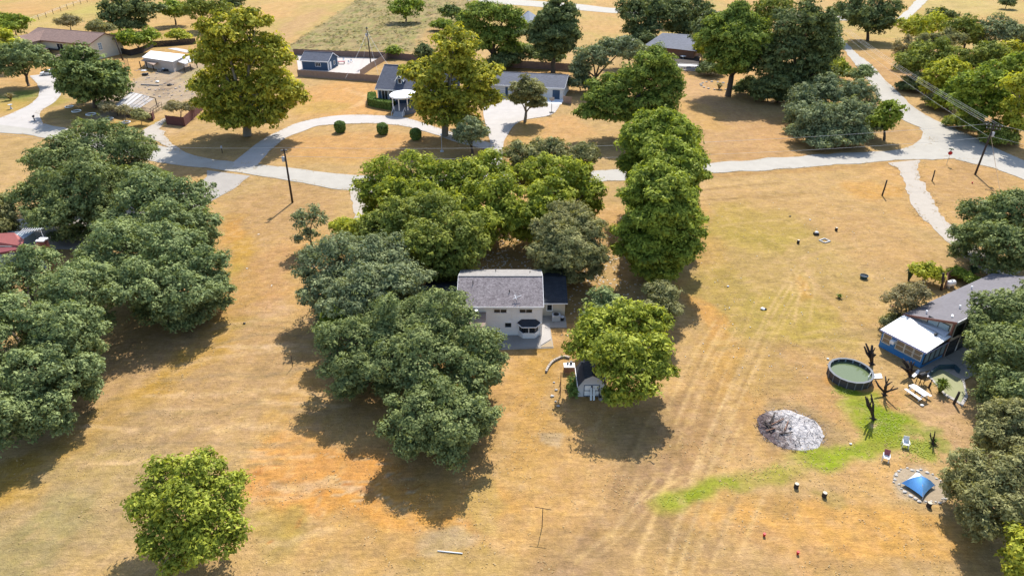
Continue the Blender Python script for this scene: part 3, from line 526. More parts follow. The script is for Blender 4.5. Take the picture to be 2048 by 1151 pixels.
tree('thicket_tree', 'dark green spreading tree beside the bend of the diagonal road', 'pecan2', [(P, 1820, 128, 34, 28), (P, 1870, 115, 42, 32), (P, 1912, 130, 30, 28)], base=(1858, 172), group=TH)
tree('thicket_tree', 'dry pale brown tree at the roadside edge of the thicket', 'brown', [(P, 1803, 100, 22, 24)], base=(1803, 134), group=TH, cover=1.6)
tree('thicket_tree', 'lime-green rounded tree in the middle of the thicket', 'lime', [(P, 1876, 150, 34, 26), (P, 1906, 145, 26, 24), (P, 1866, 172, 24, 18)], base=(1882, 205), group=TH)
tree('thicket_tree', 'yellow treetop near the right edge of the thicket', 'yellow', [(P, 2005, 112, 42, 26), (P, 1975, 125, 24, 18), (P, 2040, 115, 24, 20)], base=(2005, 165), group=TH)
tree('thicket_tree', 'big mid-green tree at the near end of the thicket, behind the crossarm pole', 'elm', [(P, 1948, 172, 38, 34), (P, 1985, 162, 30, 30), (P, 1960, 215, 44, 32), (P, 1930, 210, 28, 24), (P, 1995, 205, 24, 30)], base=(1960, 265), group=TH)
tree('thicket_tree', 'yellow-green tree cut by the right edge beside the crossarm pole', 'lime', [(P, 2032, 172, 30, 28), (P, 2040, 220, 32, 34), (P, 2026, 250, 20, 18)], base=(2030, 288), group=TH)
tree('bush', 'dark bush at the back of the thicket, by the pale far field', 'dark', [(P, 1880, 32, 26, 12)], base=(1880, 50), group=TH, cat='bush')
tree('bush', 'brown dried bush at the roadside under the thicket', 'brown', [(P, 1922, 225, 18, 14)], base=(1922, 240), group=TH, cat='bush', cover=1.8)
tree('bush', 'low dark brush beside the diagonal road near the thicket', 'olive', [(P, 1868, 204, 22, 10)], base=(1868, 214), group=TH, cat='bush', cover=1.3)
tree('bush', 'grey-green bush at the right edge behind the thicket', 'oakg', [(P, 2038, 80, 24, 22)], base=(2038, 108), group=TH, cat='bush')
tree('small_tree', 'tiny dark tree alone on the pale far field at upper right', 'dark', [(P, 2014, 5, 13, 10)], base=(2010, 18))
tree('oak_tree', 'round grey-green oak on the street corner', 'oakg', [(1610, 202, 38, 5), (1660, 182, 42, 6.4), (1710, 192, 38, 5.4), (1630, 240, 42, 4.6), (1690, 240, 48, 4.6), (1740, 230, 22, 4), (1650, 268, 34, 2.6), (1592, 222, 22, 4), (1714, 268, 28, 2.6), (1604, 262, 30, 2.2), (1684, 276, 38, 2.2), (1640, 284, 26, 1.7), (1745, 255, 18, 2.4)])
tree('small_tree', 'small bright tree at the right of the corner oak', 'elm', [(P, 1776, 230, 27, 28), (P, 1760, 250, 20, 18)], base=(1768, 280))
tree('small_tree', 'yellow-green tree peeping above the corner oak', 'lime', [(P, 1650, 132, 32, 16), (P, 1628, 140, 16, 12)], base=(1650, 172))
tree('small_tree', 'pale leafy tree between the corner oak and the diagonal road', 'oakl', [(P, 1720, 148, 24, 18)], base=(1722, 178))
tree('oak_tree', 'dense dark oak mass left of the diagonal road', 'dark', [(P, 1600, 50, 55, 42), (P, 1640, 82, 38, 42), (P, 1568, 92, 44, 42), (P, 1618, 125, 46, 42), (P, 1560, 152, 38, 38), (P, 1662, 110, 18, 24), (P, 1528, 125, 32, 34), (P, 1640, 150, 34, 32), (P, 1595, 165, 40, 28)], base=(1598, 200))
tree('pine_tree', 'tall dark pine with a bare trunk right of the deck house', 'pine', pine((1456, 192), (1480, 14), (1462, 140), 70, 8, 7), base=(1456, 192))
tree('oak_tree', 'dark oak behind the left end of the deck house', 'dark', [(P, 1265, 30, 36, 30), (P, 1310, 28, 30, 28), (P, 1285, 58, 36, 22)], base=(1275, 82))
tree('oak_tree', 'dark oak behind the right end of the deck house', 'dark', [(P, 1350, 28, 40, 30), (P, 1395, 30, 36, 32), (P, 1368, 56, 42, 20)], base=(1375, 78))
tree('oak_tree', 'dark tree at the top where the diagonal road ends', 'dark', [(P, 1700, 22, 38, 24), (P, 1760, 22, 42, 30), (P, 1735, 48, 46, 20)], base=(1735, 82))
tree('pine_tree', 'broad pine with a forked bare trunk on the lawn right of the garage', 'pine', [(P, 1310, 120, 36, 28), (P, 1335, 150, 28, 24), (P, 1285, 150, 36, 26), (P, 1250, 175, 40, 28), (P, 1335, 190, 26, 22), (P, 1210, 180, 32, 24), (P, 1195, 205, 26, 22), (P, 1228, 230, 40, 20), (P, 1290, 205, 38, 24), (P, 1275, 235, 30, 16), (P, 1172, 225, 20, 18), (P, 1345, 172, 18, 16), (P, 1245, 205, 44, 28), (P, 1305, 170, 38, 28), (P, 1318, 215, 30, 20)], base=(1248, 276), cover=1.1)
tree('small_tree', 'soft grey-green tree behind the broad pine, beside the garage', 'oakg', [(P, 1180, 118, 34, 26), (P, 1216, 102, 34, 20), (P, 1160, 142, 20, 20), (P, 1258, 92, 24, 14)], base=(1185, 182))
tree('pine_tree', 'dark pine behind the fence, above the garage roof', 'dark', pine((1106, 145), (1115, 4), (1108, 108), 50, 8, 9), base=(1106, 145))
tree('pine_tree', 'lighter pine behind the fence, left of the dark one', 'pine', [(P, 965, 25, 34, 18), (P, 1010, 35, 34, 20), (P, 1035, 60, 26, 20), (P, 955, 60, 32, 20), (P, 995, 75, 36, 22), (P, 1022, 98, 26, 16), (P, 958, 92, 26, 16), (P, 930, 40, 14, 12)], base=(985, 135))
tree('bush', 'pale green bush between the two fence pines', 'oakl', [(P, 1042, 105, 30, 18)], base=(1042, 130), cat='bush')
tree('small_tree', 'small dark tree on the path right of the pasture', 'round', [(P, 903, 27, 21, 15)], base=(903, 50))
tree('small_tree', 'round bright tree standing in the rough pasture', 'elm', [(P, 812, 18, 34, 22)], base=(812, 44))
tree('bush', 'low green bush below the small dark path tree', 'elm', [(P, 886, 51, 18, 8)], base=(886, 62), cat='bush')
tree('bush', 'dark bush against the fence behind the navy house', 'dark', [(P, 848, 108, 15, 16)], base=(848, 130), cat='bush')
tree('bush', 'bright bush at the fence corner behind the navy house', 'elm', [(P, 789, 104, 12, 8)], base=(789, 116), cat='bush')
tree('sycamore_tree', 'tall yellow-topped tree in front of the navy house', 'yellow', [(P, 910, 85, 42, 30), (P, 900, 130, 52, 38), (P, 850, 150, 40, 28), (P, 960, 160, 46, 34), (P, 872, 190, 46, 32), (P, 930, 198, 52, 38), (P, 882, 228, 42, 24), (P, 975, 200, 24, 26), (P, 826, 150, 22, 20), (P, 862, 222, 32, 22), (P, 922, 236, 36, 20)], base=(890, 272), cover=1.1)
tree('oak_tree', 'small grey-green oak where the circular driveway meets the straight one', 'oakg', [(P, 945, 262, 36, 28), (P, 930, 276, 24, 20)], base=(945, 308))
tree('small_tree', 'small dull tree on the island before the garage doors', 'olive', [(P, 1055, 178, 32, 26), (P, 1040, 200, 20, 14), (P, 1075, 205, 15, 12)], base=(1050, 243), cover=1.8)
tree('sycamore_tree', 'huge golden-green tree beside the circular driveway', 'yellow', [(P, 450, 62, 46, 34), (P, 500, 46, 34, 24), (P, 432, 112, 44, 42), (P, 500, 112, 52, 42), (P, 550, 112, 38, 38), (P, 460, 170, 56, 46), (P, 550, 170, 50, 42), (P, 582, 200, 30, 28), (P, 430, 200, 36, 32), (P, 500, 215, 56, 36), (P, 475, 240, 42, 18), (P, 440, 232, 36, 24), (P, 540, 232, 40, 24), (P, 405, 170, 24, 24)], base=(495, 272), cover=1.1)
LG = 'trees around the brown house'
tree('round_tree', 'dense dark round tree in front of the brown house', 'round', [(P, 188, 152, 64, 52), (P, 152, 170, 36, 38), (P, 226, 166, 34, 38), (P, 188, 188, 58, 26)], base=(190, 216), group=LG, cover=1.2)
tree('small_tree', 'airy green tree beside the brown house driveway', 'oakl', [(P, 45, 112, 42, 28), (P, 76, 122, 28, 26), (P, 22, 132, 34, 34)], base=(58, 172), group=LG)
tree('small_tree', 'yellow-green tree at the left edge by the brown house', 'lime', [(P, 10, 85, 26, 20), (P, -5, 110, 22, 20)], base=(2, 140), group=LG)
tree('small_tree', 'green tree behind the left end of the brown house', 'elm', [(P, 32, 50, 27, 20)], base=(34, 76), group=LG)
tree('bush', 'thin grey bush behind the middle of the brown house', 'brown', [(P, 142, 44, 22, 14)], base=(142, 62), group=LG, cat='bush', cover=1.8)
tree('bush', 'thin grey-green bush behind the right end of the brown house', 'olive', [(P, 205, 57, 26, 15)], base=(206, 78), group=LG, cat='bush', cover=1.6)
tree('oak_tree', 'dark tree between the brown house and the far fields', 'dark', [(P, 240, 25, 36, 26), (P, 288, 20, 32, 24), (P, 265, 44, 38, 16)], base=(262, 66), group=LG)
tree('small_tree', 'light green tree beside the wooden fence of the junk yard', 'elm', [(P, 262, 78, 26, 18), (P, 292, 80, 22, 18)], base=(278, 106), group=LG)
tree('small_tree', 'mid-green tree behind the golden tree, left one', 'elm', [(P, 350, 20, 30, 22)], base=(352, 50), group=LG)
tree('small_tree', 'dark green tree behind the golden tree, right one', 'pecan2', [(P, 400, 18, 34, 24), (P, 436, 26, 28, 24)], base=(412, 60), group=LG)
tree('bush', 'yellowish bush at the back fence of the junk yard', 'lime', [(P, 357, 73, 17, 9)], base=(357, 85), group=LG, cat='bush')
SG = 'saplings in white rings'
tree('sapling', 'sapling in a white ring, nearest the round dark tree', 'brown', [(P, 218, 216, 13, 10)], base=(218, 236), cover=1.4, twigs=2, group=SG, r0=.08)
tree('sapling', 'middle sapling of the three in white rings', 'brown', [(P, 250, 222, 12, 9)], base=(252, 243), cover=1.4, twigs=2, group=SG, r0=.08)
tree('sapling', 'leafier sapling of the three, by the dirt path', 'olive', [(P, 282, 232, 13, 10)], base=(284, 249), cover=1.5, twigs=2, group=SG, r0=.08)
tree('dry_bush', 'straw-coloured brush inside the corner of the red-brown fence', 'brown', [(P, 352, 214, 20, 11), (P, 375, 216, 14, 9)], base=(362, 236), cover=1.2, cat='bush', zmin=.1)

FB = 'far tree belt behind the deck house'
tree('oak_tree', 'dark oak between the broad pine and the grey roof of the far house', 'oakg', [(P, 1270, 105, 34, 20), (P, 1235, 95, 22, 16)], base=(1260, 135), group=FB)
tree('oak_tree', 'deep green oak filling the gap left of the tall dark pine', 'dark', [(P, 1415, 60, 34, 36), (P, 1432, 95, 24, 26)], base=(1425, 130), group=FB)
tree('oak_tree', 'dark oak on the skyline behind the tall dark pine', 'pecan2', [(P, 1545, 20, 36, 26), (P, 1520, 45, 30, 26)], base=(1535, 80), group=FB)
tree('oak_tree', 'low dark oak in front of the dense oak mass', 'oak', [(P, 1545, 165, 34, 28), (P, 1580, 175, 30, 24), (P, 1520, 175, 22, 18)], base=(1555, 205), group=FB)
tree('oak_tree', 'green oak at the right shoulder of the dense oak mass', 'oakl', [(P, 1650, 60, 26, 34), (P, 1668, 92, 16, 24), (P, 1640, 100, 26, 28)], base=(1652, 140), group=FB)
tree('oak_tree', 'dark oak along the top edge above the deck house roof', 'oak', [(P, 1340, 10, 34, 20), (P, 1300, 14, 28, 20)], base=(1325, 50), group=FB)
tree('small_tree', 'small pale conifer tip beside the deck steps', 'lime', [(P, 1402, 98, 12, 16)], base=(1404, 120), group=FB)
tree('small_tree', 'soft green shrub mass under the two fence pines', 'oakl', [(P, 1080, 110, 28, 16), (P, 1110, 118, 20, 12)], base=(1090, 132), group=FB)
tree('thicket_tree', 'green tree filling the heart of the thicket', 'elm', [(P, 1925, 175, 30, 30), (P, 1905, 195, 24, 20)], base=(1915, 225), group=TH)
tree('thicket_tree', 'deep green tree behind the yellow treetop in the thicket', 'pecan2', [(P, 1970, 110, 34, 26), (P, 1945, 130, 26, 24), (P, 2010, 145, 28, 22)], base=(1970, 175), group=TH)
tree('thicket_tree', 'olive tree in the rear middle of the thicket', 'olive', [(P, 1890, 85, 32, 24), (P, 1850, 92, 26, 18)], base=(1875, 125), group=TH, cover=1.4)
tree('thicket_tree', 'tall green tree at the right edge high in the thicket', 'elm', [(P, 2030, 135, 30, 26), (P, 2050, 160, 28, 26)], base=(2035, 200), group=TH)
tree('bush', 'green undergrowth at the foot of the big thicket tree', 'pecan2', [(P, 1985, 255, 24, 14), (P, 1945, 250, 20, 12)], base=(1965, 272), group=TH, cat='bush')
tree('bush', 'brush along the road edge near the bend', 'olive', [(P, 1835, 158, 24, 12), (P, 1858, 172, 18, 10)], base=(1845, 180), group=TH, cat='bush', cover=1.3)
tree('small_tree', 'bright green tree at the left edge above the yellow one', 'elm', [(P, 10, 42, 18, 12)], base=(8, 58), group=LG)
tree('oak_tree', 'dark tree along the top edge behind the golden tree', 'dark', [(P, 470, 4, 26, 16)], base=(470, 24), group=LG)
tree('small_tree', 'bright lime bough at the left flank of the largest oak', 'elm', [(672, 640, 30, 4.6), (655, 655, 18, 4)], skirt=False)

for lab, st_, x_, y_, rx_, ry_ in (('dark understory bush at the foot of the tall dark pine', 'dark', 1500, 172, 26, 16), ('dark understory bush left under the dense oak mass', 'dark', 1535, 186, 26, 16), ('dark understory bush under the middle of the dense oak mass', 'oak', 1590, 192, 30, 14), ('green understory bush between the oak mass and the corner oak', 'oakl', 1640, 168, 24, 16), ('green bush at the roadside end of the oak mass', 'elm', 1672, 138, 18, 18),
        ('green undergrowth right of the junction pole', 'pecan2', 2000, 272, 24, 16), ('dark undergrowth beside the road under the thicket', 'pecan2', 1922, 240, 22, 13), ('lime undergrowth in the gap before the lime thicket tree', 'lime', 1892, 206, 22, 13), ('dark undergrowth at the road bend under the spreading tree', 'dark', 1830, 170, 22, 10), ('deep green bush at the right edge below the yellow treetop', 'elm', 2040, 180, 22, 16),
        ('dark bush behind the left of the deck house roof', 'dark', 1285, 78, 24, 12), ('green bush right of the deck steps', 'oak', 1420, 135, 20, 14), ('grey-green bush behind the right end of the garage', 'oakg', 1160, 165, 24, 16), ('dark bush under the fence pines', 'dark', 1005, 122, 26, 14), ('pale bush on the path right of the pasture', 'oakl', 925, 60, 18, 10)):
    tree('bush', lab, st_, [(P, x_, y_, rx_, ry_), (P, x_ - rx_ * .6, y_ + ry_ * .4, rx_ * .6, ry_ * .6), (P, x_ + rx_ * .6, y_ + ry_ * .3, rx_ * .6, ry_ * .65)], base=(x_, y_ + ry_ * 1.1), cat='bush', group='understory of the far belts', zmin=.2)

tree('pine_tree', 'bright conifer in the middle of the tall row', 'column', pine((1330, 492), (1342, 290), (1322, 470), 66, 11, 13, PF), base=(1330, 492), group='tall row at the right field edge', cover=1.1)

# ------------------------------------------------------------------ buildings
WHITE = pm('white_siding', (0.86, 0.88, 0.91), .04, 1.2, .7, .35, pattern='siding', psize=.22)
TRIM = pm('white_trim', (0.84, 0.84, 0.84), .05, 2, .6, .05)
CREAM = pm('cream_wall', (0.62, 0.55, 0.43), .08, 1.2, .8, .1)
NAVY = pm('navy_siding', (0.045, 0.085, 0.15), .12, 1, .7, .4, pattern='siding', psize=.25)
BLUE = pm('bright_blue_paint', (0.045, 0.20, 0.46), .12, 1.0, .6, .1)
R_mauve = pm('weathered_shingle', (0.12, 0.098, 0.105), .3, 1.6, .9, .4, fine=5, c2=(0.36, 0.32, 0.325), pattern='shingle', psize=.16)
R_pale = pm('pale_shingle', (0.33, 0.31, 0.29), .15, .9, .9, .3, pattern='shingle', psize=.16)
R_dark = pm('dark_shingle', (0.055, 0.06, 0.072), .25, 1, .9, .3, pattern='shingle', psize=.18)
R_slate = pm('slate_shingle', (0.115, 0.125, 0.16), .15, .6, .85, .3, pattern='shingle', psize=.3)
R_brown = pm('brown_shingle', (0.255, 0.165, 0.135), .12, .5, .9, .3, pattern='shingle', psize=.3)
R_grey = pm('grey_roll_roof', (0.145, 0.135, 0.145), .16, .4, .85, .15, fine=3)
R_red = pm('red_roof', (0.42, 0.13, 0.11), .15, 1, .7, .2)
R_metal = pm('white_metal_roof', (0.80, 0.80, 0.79), .05, 1, .45, .05, spec=.5)
R_rust = pm('rusty_metal', (0.30, 0.17, 0.10), .3, 1.5, .8, .2, c2=(0.42, 0.34, 0.28))
R_tin = pm('old_tin', (0.34, 0.33, 0.33), .3, 1.2, .55, .15, c2=(0.58, 0.56, 0.55))
WOODB = pm('brown_wood', (0.22, 0.12, 0.08), .2, 2, .85, .2)
WOODD = pm('dark_old_wood', (0.045, 0.035, 0.03), .3, 3, .9, .3)
WOODF = pm('fence_wood', (0.30, 0.215, 0.165), .2, 1.2, .9, .2)
WOODR = pm('red_brown_wood', (0.115, 0.045, 0.040), .25, 1.4, .85, .2)
WOODG = pm('grey_wood', (0.27, 0.25, 0.235), .2, 2, .9, .2)
BLACK = pm('black_metal', (0.02, 0.02, 0.022), .2, 3, .5, .05)
STEEL = pm('galvanised_steel', (0.42, 0.43, 0.44), .1, 3, .4, .05, metal=.6)
BRICK = pm('brick', (0.20, 0.075, 0.06), .2, 2, .9, .2, pattern='shingle', psize=.1)
GLASS = glass('dark_glass'); GLASSB = glass('pale_glass', (0.22, 0.30, 0.34), .06)
BLIND = pm('tan_blind', (0.28, 0.21, 0.13), .15, 3, .8, .1)
def window(root, c, w, h, ang=0.0, cols=1, rows=1, frame=TRIM, pane=GLASS, t=.08, out=.06, name='window'):
    """window lying on a wall whose outward normal is -y turned by ang"""
    Mx = Matrix.Translation(c) @ Matrix.Rotation(ang, 4, 'Z'); f = MB(); f.M = Mx
    f.bx(-w/2 - t, w/2 + t, -out, .03, h/2, h/2 + t).bx(-w/2 - t, w/2 + t, -out - .03, .03, -h/2 - t, -h/2).bx(-w/2 - t, -w/2, -out + .004, .03, -h/2, h/2).bx(w/2, w/2 + t, -out + .004, .03, -h/2, h/2)
    for i in range(1, cols): x = -w/2 + w * i / cols; f.bx(x - .03, x + .03, -out + .006, .02, -h/2, h/2)
    for i in range(1, rows): z = -h/2 + h * i / rows; f.bx(-w/2, w/2, -out + .008, .02, z - .03, z + .03)
    o = f.build(name, frame, root)
    for i in range(cols):
        for j in range(rows):
            p = MB(); p.M = Mx; x = -w/2 + w * i / cols; z = -h/2 + h * j / rows; p.bx(x + .02, x + w / cols - .02, -.02, .015, z + .02, z + h / rows - .02).build('pane', pane, o)
    return o
def gable(root, x0, x1, y0, y1, zw, zr, wall, roof, over=.35, t=.14, z0=0.0, trim=TRIM, back_roof=None, axis='x'):
    """walls with gable ends, ridge along x at mid depth, roof slopes and barge boards"""
    ym = (y0 + y1) / 2; k = (zr - zw) / (ym - y0); m = MB(); R = Matrix.Identity(4)
    if axis == 'y': R = Matrix.Rotation(math.radians(90), 4, 'Z')
    m.M = R
    vs = []
    for x in (x0, x1): vs += [(x, y0, z0 - .2), (x, y1, z0 - .2), (x, y1, zw), (x, ym, zr), (x, y0, zw)]
    m.add(vs, [(0, 4, 3, 2, 1), (5, 6, 7, 8, 9), (0, 5, 9, 4), (1, 2, 7, 6), (2, 3, 8, 7), (3, 4, 9, 8)]); w = m.build('wall', wall, root); bm_fix2(w)
    e = .03; a = x0 - over; b2 = x1 + over; ye0 = y0 - over; ye1 = y1 + over; ze = zw - k * over + t + e; zt = zr + t + e
    r = MB(); r.M = R; r.slab([(a, ye0, ze), (b2, ye0, ze), (b2, ym, zt), (a, ym, zt)], t); ro = r.build('roof', roof, root)
    r = MB(); r.M = R; r.slab([(a, ym, zt - .002), (b2, ym, zt - .002), (b2, ye1, ze), (a, ye1, ze)], t); r.build('roof', back_roof or roof, root)
    rc = MB(); rc.M = R; rc.bar((a, ym, zt + .01), (b2, ym, zt + .01), .28, .05); rc.build('ridge_cap', back_roof or roof, ro)
    f = MB(); f.M = R
    f.bx(a - .01, b2 + .01, ye0 - .04, ye0 - .004, ze - t - .1, ze - .005)
    for x in (a - .03, b2 + .005): f.bar((x + .012, ye0, ze - t/2 - .03), (x + .012, ym, zt - t/2 - .03), .035, .2).bar((x + .012, ym, zt - t/2 - .03), (x + .012, ye1, ze - t/2 - .03), .035, .2)
    f.build('fascia', trim, root)
    return ro
def bm_fix2(o):
    import bmesh
    bm = bmesh.new(); bm.from_mesh(o.data); bmesh.ops.recalc_face_normals(bm, faces=bm.faces); bm.to_mesh(o.data); bm.free()

# --- white house in the middle
h = thing('white_house', 'white two-storey house with mauve-grey shingle roof between the oaks and pecans', 'house', (-1.4, 71.2, 0))
gable(h, -4.7, 4.75, -4.2, 4.2, 4.1, 5.55, WHITE, R_mauve, over=.28, back_roof=R_pale)
for x in (0.05, 3.0): window(h, (x, -4.2, 3.42), 1.45, .45, 0, 2, 1)
window(h, (.95, -4.2, 1.5), .75, .62, 0, 1, 1)
b = MB().prism([(2.1, -4.2), (2.65, -4.95), (4.05, -4.95), (4.6, -4.2)], -.2, .8).build('bay', WHITE, h)
MB().prism([(2.2, -4.2), (2.7, -4.88), (4.0, -4.88), (4.5, -4.2)], .8, 1.72).build('pane', GLASS, b)
fr = MB()
for (p, q_) in (((2.2, -4.2), (2.7, -4.88)), ((2.7, -4.88), (4.0, -4.88)), ((4.0, -4.88), (4.5, -4.2))):
    for f_ in ((0, 1) if p[0] != 2.7 else (0, .5, 1)):
        x = p[0] + (q_[0] - p[0]) * f_; y = p[1] + (q_[1] - p[1]) * f_; fr.bx(x - .045, x + .045, y - .05, y + .04, .8, 1.72)
fr.bx(2.6, 4.1, -4.97, -4.9, .78, .85); fr.bx(2.62, 4.08, -4.95, -4.87, 1.66, 1.74); fr.build('frame', TRIM, b)
rb = MB(); rb.add([(1.95, -4.18, 1.78), (2.55, -5.15, 1.78), (4.15, -5.15, 1.78), (4.8, -4.18, 1.78), (2.5, -4.18, 2.3), (4.2, -4.18, 2.3)], [(0, 1, 4), (1, 2, 5, 4), (2, 3, 5), (0, 3, 2, 1), (0, 4, 5, 3)]); rb.build('bay_roof', R_dark, h)
MB().bar((1.93, -4.2, 1.76), (2.54, -5.18, 1.76), .06, .1).bar((2.54, -5.18, 1.76), (4.16, -5.18, 1.76), .06, .1).bar((4.16, -5.18, 1.76), (4.84, -4.2, 1.76), .06, .1).build('gutter', TRIM, b)
for q_ in ((-4.76, -4.6, -4.26, -4.2, 0, 4.05), (4.66, 4.8, -4.26, -4.2, 0, 4.05), (1.35, 1.42, -4.25, -4.2, 1.9, 4.05)): MB().bx(*q_).build('corner_board', TRIM, h)
MB().tube((4.86, -4.32, 0), (4.86, -4.32, 4.0), .05).build('downspout', TRIM, h)
wg = MB()  # right wing
def wing(x0, x1, y0, y1, zw, zr, nm):
    ym = (y0 + y1) / 2; m = MB(); vs = []
    for x in (x0, x1): vs += [(x, y0, -.2), (x, y1, -.2), (x, y1, zw), (x, ym, zr), (x, y0, zw)]
    m.add(vs, [(0, 4, 3, 2, 1), (5, 6, 7, 8, 9), (0, 5, 9, 4), (1, 2, 7, 6), (2, 3, 8, 7), (3, 4, 9, 8)]); o = m.build('wing', CREAM, h); bm_fix2(o)
    k = (zr - zw) / (ym - y0); e = .3; r = MB(); s0, s1 = (x0 + .03, x1 + e) if x0 > 0 else (x0 - e, x1 - .03)
    r.slab([(s0, y0 - e, zw - k * e + .14), (s1, y0 - e, zw - k * e + .14), (s1, ym, zr + .14), (s0, ym, zr + .14)], .1).slab([(s0, ym, zr + .138), (s1, ym, zr + .138), (s1, y1 + e, zw - k * e + .14), (s0, y1 + e, zw - k * e + .14)], .1).build('wing_roof', R_dark, h)
    MB().bx(s0, s1, y0 - e - .04, y0 - e - .003, zw - k * e - .02, zw - k * e + .12).build('fascia', TRIM, h)
wing(4.76, 7.9, .1, 8.2, 2.0, 3.2, 'r'); wing(-9.2, -4.71, -2.2, 5.2, 2.0, 3.0, 'l')
window(h, (6.0, .1, 1.25), .6, .8, 0)
# rust-coloured lean-to roof with a stove pipe at the left corner
MB().slab([(-4.6, -6.3, 2.6), (-1.6, -6.3, 2.6), (-1.6, -4.25, 3.3), (-4.6, -4.25, 3.3)], .08).build('porch_roof', R_rust, h)
for x in (-1.7, -4.5): MB().bx(x - .05, x + .05, -6.25, -6.15, 0, 2.5).build('post', TRIM, h)
sp = MB().tube((-2.7, -4.9, 2.95), (-2.7, -4.9, 3.8), .16, n=12).build('stove_pipe', BLACK, h); MB().lathe([(.0, 0), (.24, .0), (.2, .1), (0, .16)], 12, (-2.7, -4.9, 3.84)).build('cap', TRIM, sp)
an = MB().tube((1.95, -3.6, 4.35), (1.95, -3.6, 5.0), .03).tube((1.5, -3.75, 4.75), (2.5, -3.4, 5.05), .035).tube((1.7, -3.2, 5.0), (1.9, -3.9, 4.8), .03).tube((1.95, -3.6, 4.95), (1.75, -3.55, 5.4), .03).build('antenna', TRIM, h)
for x, y in ((-3.2, -1.2), (1.1, -2.4), (3.6, 2.2), (-.6, 2.6)): MB().tube((x, y, 4.9), (x, y, 5.75 if abs(y) < 2 else 5.2), .05).build('vent_pipe', BLACK, h)
# patio panels in front of the house
pt = struct(MB().prism([(G(985, 700).x, G(985, 700).y), (G(1107, 696).x, G(1107, 696).y), (G(1099, 645).x, G(1099, 645).y), (3.45, 67.0), (-6.2, 67.0)], -.2, .06).build('patio', M_conc2))
def panel(pts, z, mat, parent): P_ = [G(*p) for p in pts]; return MB().prism([(p.x, p.y) for p in P_], .06, z).build('concrete_panel', mat, parent)
panel([(1029, 696), (1079, 695.5), (1081, 677), (1062, 677), (1060, 674), (1033, 674), (1029, 672)], .12, M_conc2, pt); panel([(1081, 695.4), (1106, 694.6), (1102.5, 681), (1083, 693)], .11, pm('tan_concrete', tuple(A(206, 184, 154)), .1, 1), pt); panel([(1081, 692), (1102, 679), (1098.6, 647.5), (1085, 648)], .13, M_conc, pt); panel([(990, 697), (1027, 696.2), (1027, 673), (994, 673)], .115, M_conc2, pt)
pt2 = struct(MB().bx(3.45, 6.6, 68.6, 71.2, -.2, .05).build('side_patio', M_conc2)); 
for i in range(2): MB().bx(3.5 + i * 1.55, 5.0 + i * 1.55, 68.65, 71.15, .05, .1).build('concrete_panel', M_conc2, pt2)

# --- gambrel shed
s = thing('garden_shed', 'white gambrel shed with dark-trimmed double doors under the big pecan', 'shed', (8.2, 57.1, 0))
gp = [(-1.4, 0), (-1.4, 1.5), (-.85, 2.35), (0, 2.8), (.85, 2.35), (1.4, 1.5), (1.4, 0)]
m = MB(); n = len(gp); m.add([(x, -1.4, z - .1 * (z == 0)) for x, z in gp] + [(x, 1.45, z - .1 * (z == 0)) for x, z in gp], [tuple(range(n)), tuple(range(n, 2*n))[::-1]] + [(i, n + i, n + (i+1) % n, (i+1) % n) for i in range(n)]); w = m.build('wall', pm('grey_white_siding', (0.55, 0.55, 0.56), .06, 1.2, .8, .1), s); bm_fix2(w)
for i in range(1, 5):
    (xa, za), (xb, zb) = gp[i], gp[i + 1]; d = Vector((xb - xa, 0, zb - za)).normalized() * .08; 
    MB().slab([(xa - d.x, -1.6, za - d.z + .07), (xb + d.x, -1.6, zb + d.z + .07), (xb + d.x, 1.6, zb + d.z + .07), (xa - d.x, 1.6, za - d.z + .07)], .05).build('roof', R_dark, s)
for sx in (-1, 1): MB().bar((sx * 1.5, -1.6, 1.44), (sx * 1.5, 1.6, 1.44), .05, .14).build('fascia', TRIM, s)
for i in range(2):
    x0 = -.82 + i * .83; d = MB().bx(x0, x0 + .8, -1.44, -1.4, .1, 1.55).build('door', TRIM, s)
    t = MB()
    for a in ((x0, x0 + .07, .1, 1.55), (x0 + .73, x0 + .8, .1, 1.55), (x0, x0 + .8, 1.48, 1.55), (x0, x0 + .8, .1, .17), (x0, x0 + .8, .8, .87)): t.bx(a[0], a[1], -1.475, -1.445, a[2], a[3])
    t.build('trim', NAVY, d); MB().box((x0 + (.66 if i == 0 else .14), -1.49, .95), (.05, .05, .14)).build('handle', BLACK, d)
rampg = thing('shed_ramp', 'pair of grey metal ramps propped against the shed doors', 'ramp', (8.25, 55.4, 0))
for x in (-.14, .16): MB().bar((x, -.35, .05), (x, .22, 1.25), .2, .05).build('rail', STEEL, rampg)
bk = thing('bucket', 'dark bucket with tools right of the shed ramps', 'bucket', (9.1, 55.2, 0)); MB().lathe([(.0, 0), (.2, 0), (.27, .42), (.24, .42), (.18, .06), (0, .06)], 14).build('body', WOODG, bk); MB().tube((.05, 0, .1), (-.35, .3, 1.4), .03).tube((-.05, .05, .1), (-.2, .35, 1.2), .025).build('tool_handle', WOODD, bk)
tb = thing('potting_bench', 'small white-topped wooden bench left of the shed', 'bench', G(1138, 742)); MB().bx(-.6, .6, -.4, .4, .78, .85).build('top', TRIM, tb)
for sx in (-.52, .52):
    for sy in (-.32, .32): MB().bx(sx - .05, sx + .05, sy - .05, sy + .05, 0, .78).build('leg', WOODB, tb)
MB().bx(-.55, .55, -.38, -.34, .1, .72).build('panel', WOODB, tb); MB().lathe([(0, 0), (.13, 0), (.17, .28), (0, .28)], 10, (.2, .25, .85)).lathe([(0, 0), (.1, 0), (.13, .2), (0, .2)], 10, (-.15, .22, .85)).build('pot', BLACK, tb)
v = thing('vine_fence', 'short wire fence overgrown with dark ivy beside the shed', 'fence', G(1140, 776)); 
